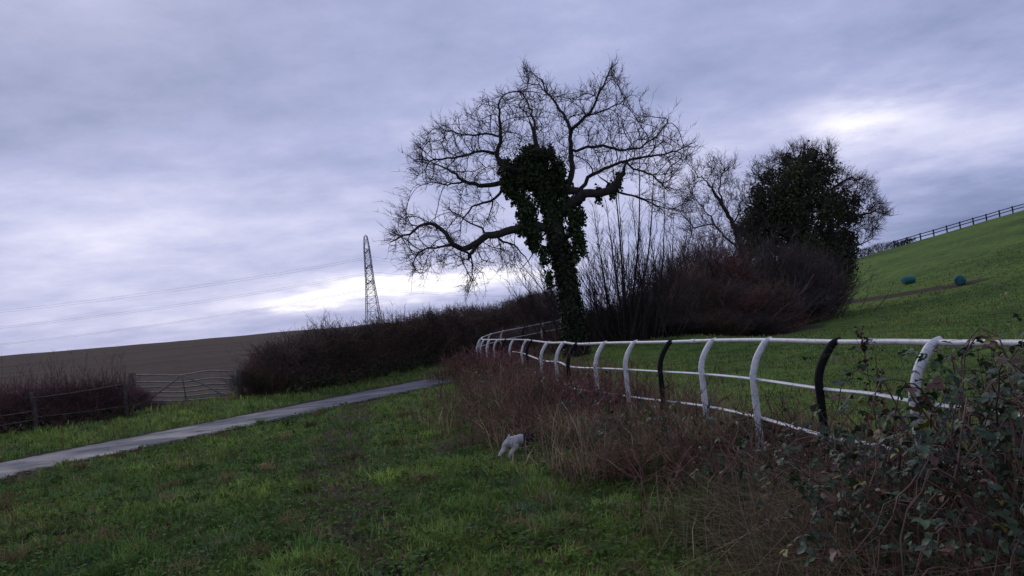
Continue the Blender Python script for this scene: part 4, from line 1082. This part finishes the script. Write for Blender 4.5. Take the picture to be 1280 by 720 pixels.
# ---------------------------------------------------------------- dog
def dog():
    foot = hit(625, 577); z0 = g1(foot[0], foot[1])
    f = np.array([.66, .75, 0]); f /= np.linalg.norm(f); s = np.array([f[1], -f[0], 0]); u = np.array([0, 0, 1.])
    o = at(640, 566, foot[1] + .1); o[2] = z0
    t = thing('dog', o, 'small white dog with a dark head, nosing into the brown growth, back turned', 'dog')
    me = bpy.data.meshes.new('body'); V = []; E = []; Rr = []
    def v(a, b, c, r):
        V.append((f * a + s * b + u * c) * .86); Rr.append(r * .86); return len(V) - 1
    def chain(first, L):
        p = first
        for q in L:
            i = v(*q); E.append((p, i)); p = i
        return p
    pel = v(0, 0, .235, .075)
    mid = chain(pel, [(.10, 0, .235, .068), (.20, 0, .215, .082)]); sh = chain(mid, [(.28, 0, .255, .078)])
    nk = chain(sh, [(.34, 0, .262, .055)]); hd = chain(nk, [(.41, .0, .235, .056), (.46, 0, .20, .042), (.51, 0, .165, .028), (.53, 0, .15, .02)])
    chain(pel, [(-.045, 0, .275, .028), (-.03, 0, .305, .015), (-.01, 0, .33, .011)])
    for sd, k in ((-1, -.05), (1, .03)):
        chain(pel, [(k - .03, sd * .055, .185, .05), (k - .03, sd * .06, .135, .042), (k - .13, sd * .06, .085, .026), (k - .17, sd * .06, .03, .021), (k - .14, sd * .06, .012, .022)])
        chain(sh, [(.27, sd * .05, .19, .036), (.25 - k, sd * .052, .12, .022), (.265 - k, sd * .052, .05, .017), (.29 - k, sd * .052, .014, .018)])
    me.from_pydata([tuple(q) for q in V], E, [])
    ob = bpy.data.objects.new('body', me); link(ob, t)
    md = ob.modifiers.new('Skin', 'SKIN'); md.use_smooth_shade = True
    if not me.skin_vertices: pass
    for i_, sv in enumerate(me.skin_vertices[0].data): sv.radius = (Rr[i_], Rr[i_]); sv.use_root = (i_ == 0)
    sb = ob.modifiers.new('Subsurf', 'SUBSURF'); sb.levels = 2; sb.render_levels = 2
    m, nt, b = nodes('dog_coat'); c = objc(nt)
    # coat: white rump, dark forequarters and head (along the body axis)
    dp = N(nt, 'ShaderNodeVectorMath', operation='DOT_PRODUCT'); nt.links.new(c, dp.inputs[0]); dp.inputs[1].default_value = tuple(f)
    e = math_(nt, 'ADD', dp.outputs['Value'], math_(nt, 'MULTIPLY', math_(nt, 'SUBTRACT', noise(nt, c, 11, 3), .5), .25))
    col = ramp(nt, e, [(.15, (.44, .42, .41)), (.18, (.014, .012, .013))])
    nt.links.new(mix(nt, 1.0, col, ramp(nt, noise(nt, c, 60), [(.3, (.75, .75, .75)), (.7, (1.1, 1.1, 1.1))]), 'MULTIPLY'), b.inputs['Base Color'])
    b.inputs['Roughness'].default_value = .9; b.inputs['Specular IOR Level'].default_value = .1; bump(nt, b, noise(nt, c, 90), .6, .006); me.materials.append(m)
    mb = MB(); L0 = []
    for sd in (-1, 1):
        base = (f * .395 + s * sd * .045 + u * .225) * .86 + np.array(t.location)
        mb.leaves(np.array([base]), np.array([s * sd * .7 - u * .6 - f * .2]), np.array([u * .5 + s * sd * .7]), np.array([.085]), np.array([.06]), np.array([[.35, .3, .32]]))
    mb.build('ears', M['cap'], t)
dog()

# ---------------------------------------------------------------- sky, sun, camera
w = bpy.data.worlds.new('World'); S.world = w; w.use_nodes = True; nt = w.node_tree; nt.nodes.clear()
out = nt.nodes.new('ShaderNodeOutputWorld')
sky = nt.nodes.new('ShaderNodeTexSky'); sky.sky_type = 'NISHITA'; sky.sun_disc = False
SEL, SAZ = math.radians(32), math.radians(-28)        # sun behind the cloud, ahead and to the left
sky.sun_elevation = SEL; sky.sun_rotation = SAZ; sky.air_density = 1.0; sky.dust_density = 2.0
tc = nt.nodes.new('ShaderNodeTexCoord'); D = tc.outputs['Generated']
sx = N(nt, 'ShaderNodeSeparateXYZ'); nt.links.new(D, sx.inputs[0])
az = math_(nt, 'ARCTAN2', sx.outputs[0], sx.outputs[1]); el = math_(nt, 'ARCSINE', sx.outputs[2])
az = math_(nt, 'MULTIPLY', az, 57.29578); el = math_(nt, 'MULTIPLY', el, 57.29578)
# cloud sheet seen in perspective: layers crowd together towards the horizon
zc = math_(nt, 'ADD', math_(nt, 'MAXIMUM', sx.outputs[2], 0.0), .16)
cx = math_(nt, 'DIVIDE', sx.outputs[0], zc); cy = math_(nt, 'DIVIDE', sx.outputs[1], zc)
cv = N(nt, 'ShaderNodeCombineXYZ'); nt.links.new(cx, cv.inputs[0]); nt.links.new(cy, cv.inputs[1]); CV = cv.outputs[0]
n1 = noise(nt, CV, .85, 6, .55); n2 = noise(nt, CV, 2.9, 7, .62)
wz = math_(nt, 'SUBTRACT', noise(nt, CV, 3.2, 5, .6), .5)
def blob(a0, e0, sa_, se_, amp, warp_a=14., warp_e=5.):
    a = math_(nt, 'DIVIDE', math_(nt, 'ADD', math_(nt, 'SUBTRACT', az, a0), math_(nt, 'MULTIPLY', wz, warp_a)), sa_)
    e = math_(nt, 'DIVIDE', math_(nt, 'ADD', math_(nt, 'SUBTRACT', el, e0), math_(nt, 'MULTIPLY', wz, warp_e)), se_)
    r = math_(nt, 'ADD', math_(nt, 'MULTIPLY', a, a), math_(nt, 'MULTIPLY', e, e))
    return math_(nt, 'MULTIPLY', math_(nt, 'EXPONENT', math_(nt, 'MULTIPLY', r, -1.0)), amp)
v = math_(nt, 'ADD', .425, math_(nt, 'MULTIPLY', math_(nt, 'SUBTRACT', n1, .5), .56))
v = math_(nt, 'ADD', v, math_(nt, 'MULTIPLY', math_(nt, 'SUBTRACT', n2, .5), .42))
lowband = math_(nt, 'EXPONENT', math_(nt, 'MULTIPLY', math_(nt, 'POWER', math_(nt, 'DIVIDE', math_(nt, 'SUBTRACT', el, 6.5), 6.0), 2.0), -1.0))
v = math_(nt, 'ADD', v, math_(nt, 'MULTIPLY', lowband, .13))
for b_ in ((-9.5, 3.9, 6.5, .85, .56, 5., 2.6), (-2, 3.8, 7, .75, .34, 5, 2.0), (-15.5, 3.3, 4.0, .6, .30, 6, 2), (24.5, 11.2, 4.2, 1.6, .36, 9, 4), (13, 11, 4, 2.5, .16, 9, 4), (31, 8.5, 6, 2.5, .14, 9, 4), (31, 4.5, 9, 3.2, -.36, 8, 3),
           (-27, 9.5, 9, 2.2, .10, 14, 5), (-30, 17, 16, 4, -.10, 16, 6), (-8, 24, 18, 7, -.05, 16, 6), (-14, 13, 9, 3, .06, 14, 5), (10, 5, 6, 3, -.05, 9, 3)):
    v = math_(nt, 'ADD', v, blob(*b_))
cloud = ramp(nt, v, [(.05, (.15, .195, .375)), (.28, (.285, .335, .555)), (.45, (.415, .455, .715)), (.60, (.58, .60, .85)), (.78, (.80, .80, 1.0)), (.95, (1.08, 1.06, 1.12))])
skym = mix(nt, 1.0, sky.outputs[0], (.10, .10, .10), 'MULTIPLY')
colr = mix(nt, .96, skym, cloud)
bg = nt.nodes.new('ShaderNodeBackground'); bg.inputs[1].default_value = 1.0; nt.links.new(colr, bg.inputs[0]); nt.links.new(bg.outputs[0], out.inputs[0])

ld = bpy.data.lights.new('sun', 'SUN'); ld.energy = 1.0; ld.angle = math.radians(25); ld.color = (1, .95, .88)
so = bpy.data.objects.new('sun', ld); link(so)
sd = np.array([math.sin(SAZ) * math.cos(SEL), math.cos(SAZ) * math.cos(SEL), math.sin(SEL)])
from mathutils import Vector, Matrix
so.rotation_euler = Vector(tuple(-sd)).to_track_quat('-Z', 'Y').to_euler(); so.location = (0, 0, 60)

cd = bpy.data.cameras.new('camera'); cam = bpy.data.objects.new('camera', cd); link(cam)
cd.sensor_width = 36; cd.lens = 36 * F / 1280; cd.clip_start = .05; cd.clip_end = 6000
Mx = Matrix((tuple(RT), tuple(UP), tuple(-FW))).transposed().to_4x4(); Mx.translation = (0, 0, EYE); cam.matrix_world = Mx
S.camera = cam
S.view_settings.view_transform = 'Standard'; S.view_settings.look = 'None'; S.view_settings.exposure = 0; S.view_settings.gamma = 1
S.render.engine = 'CYCLES'; S.cycles.max_bounces = 6; S.cycles.diffuse_bounces = 3; S.cycles.transparent_max_bounces = 6
S.cycles.use_denoising = True; S.cycles.denoiser = 'OPENIMAGEDENOISE'
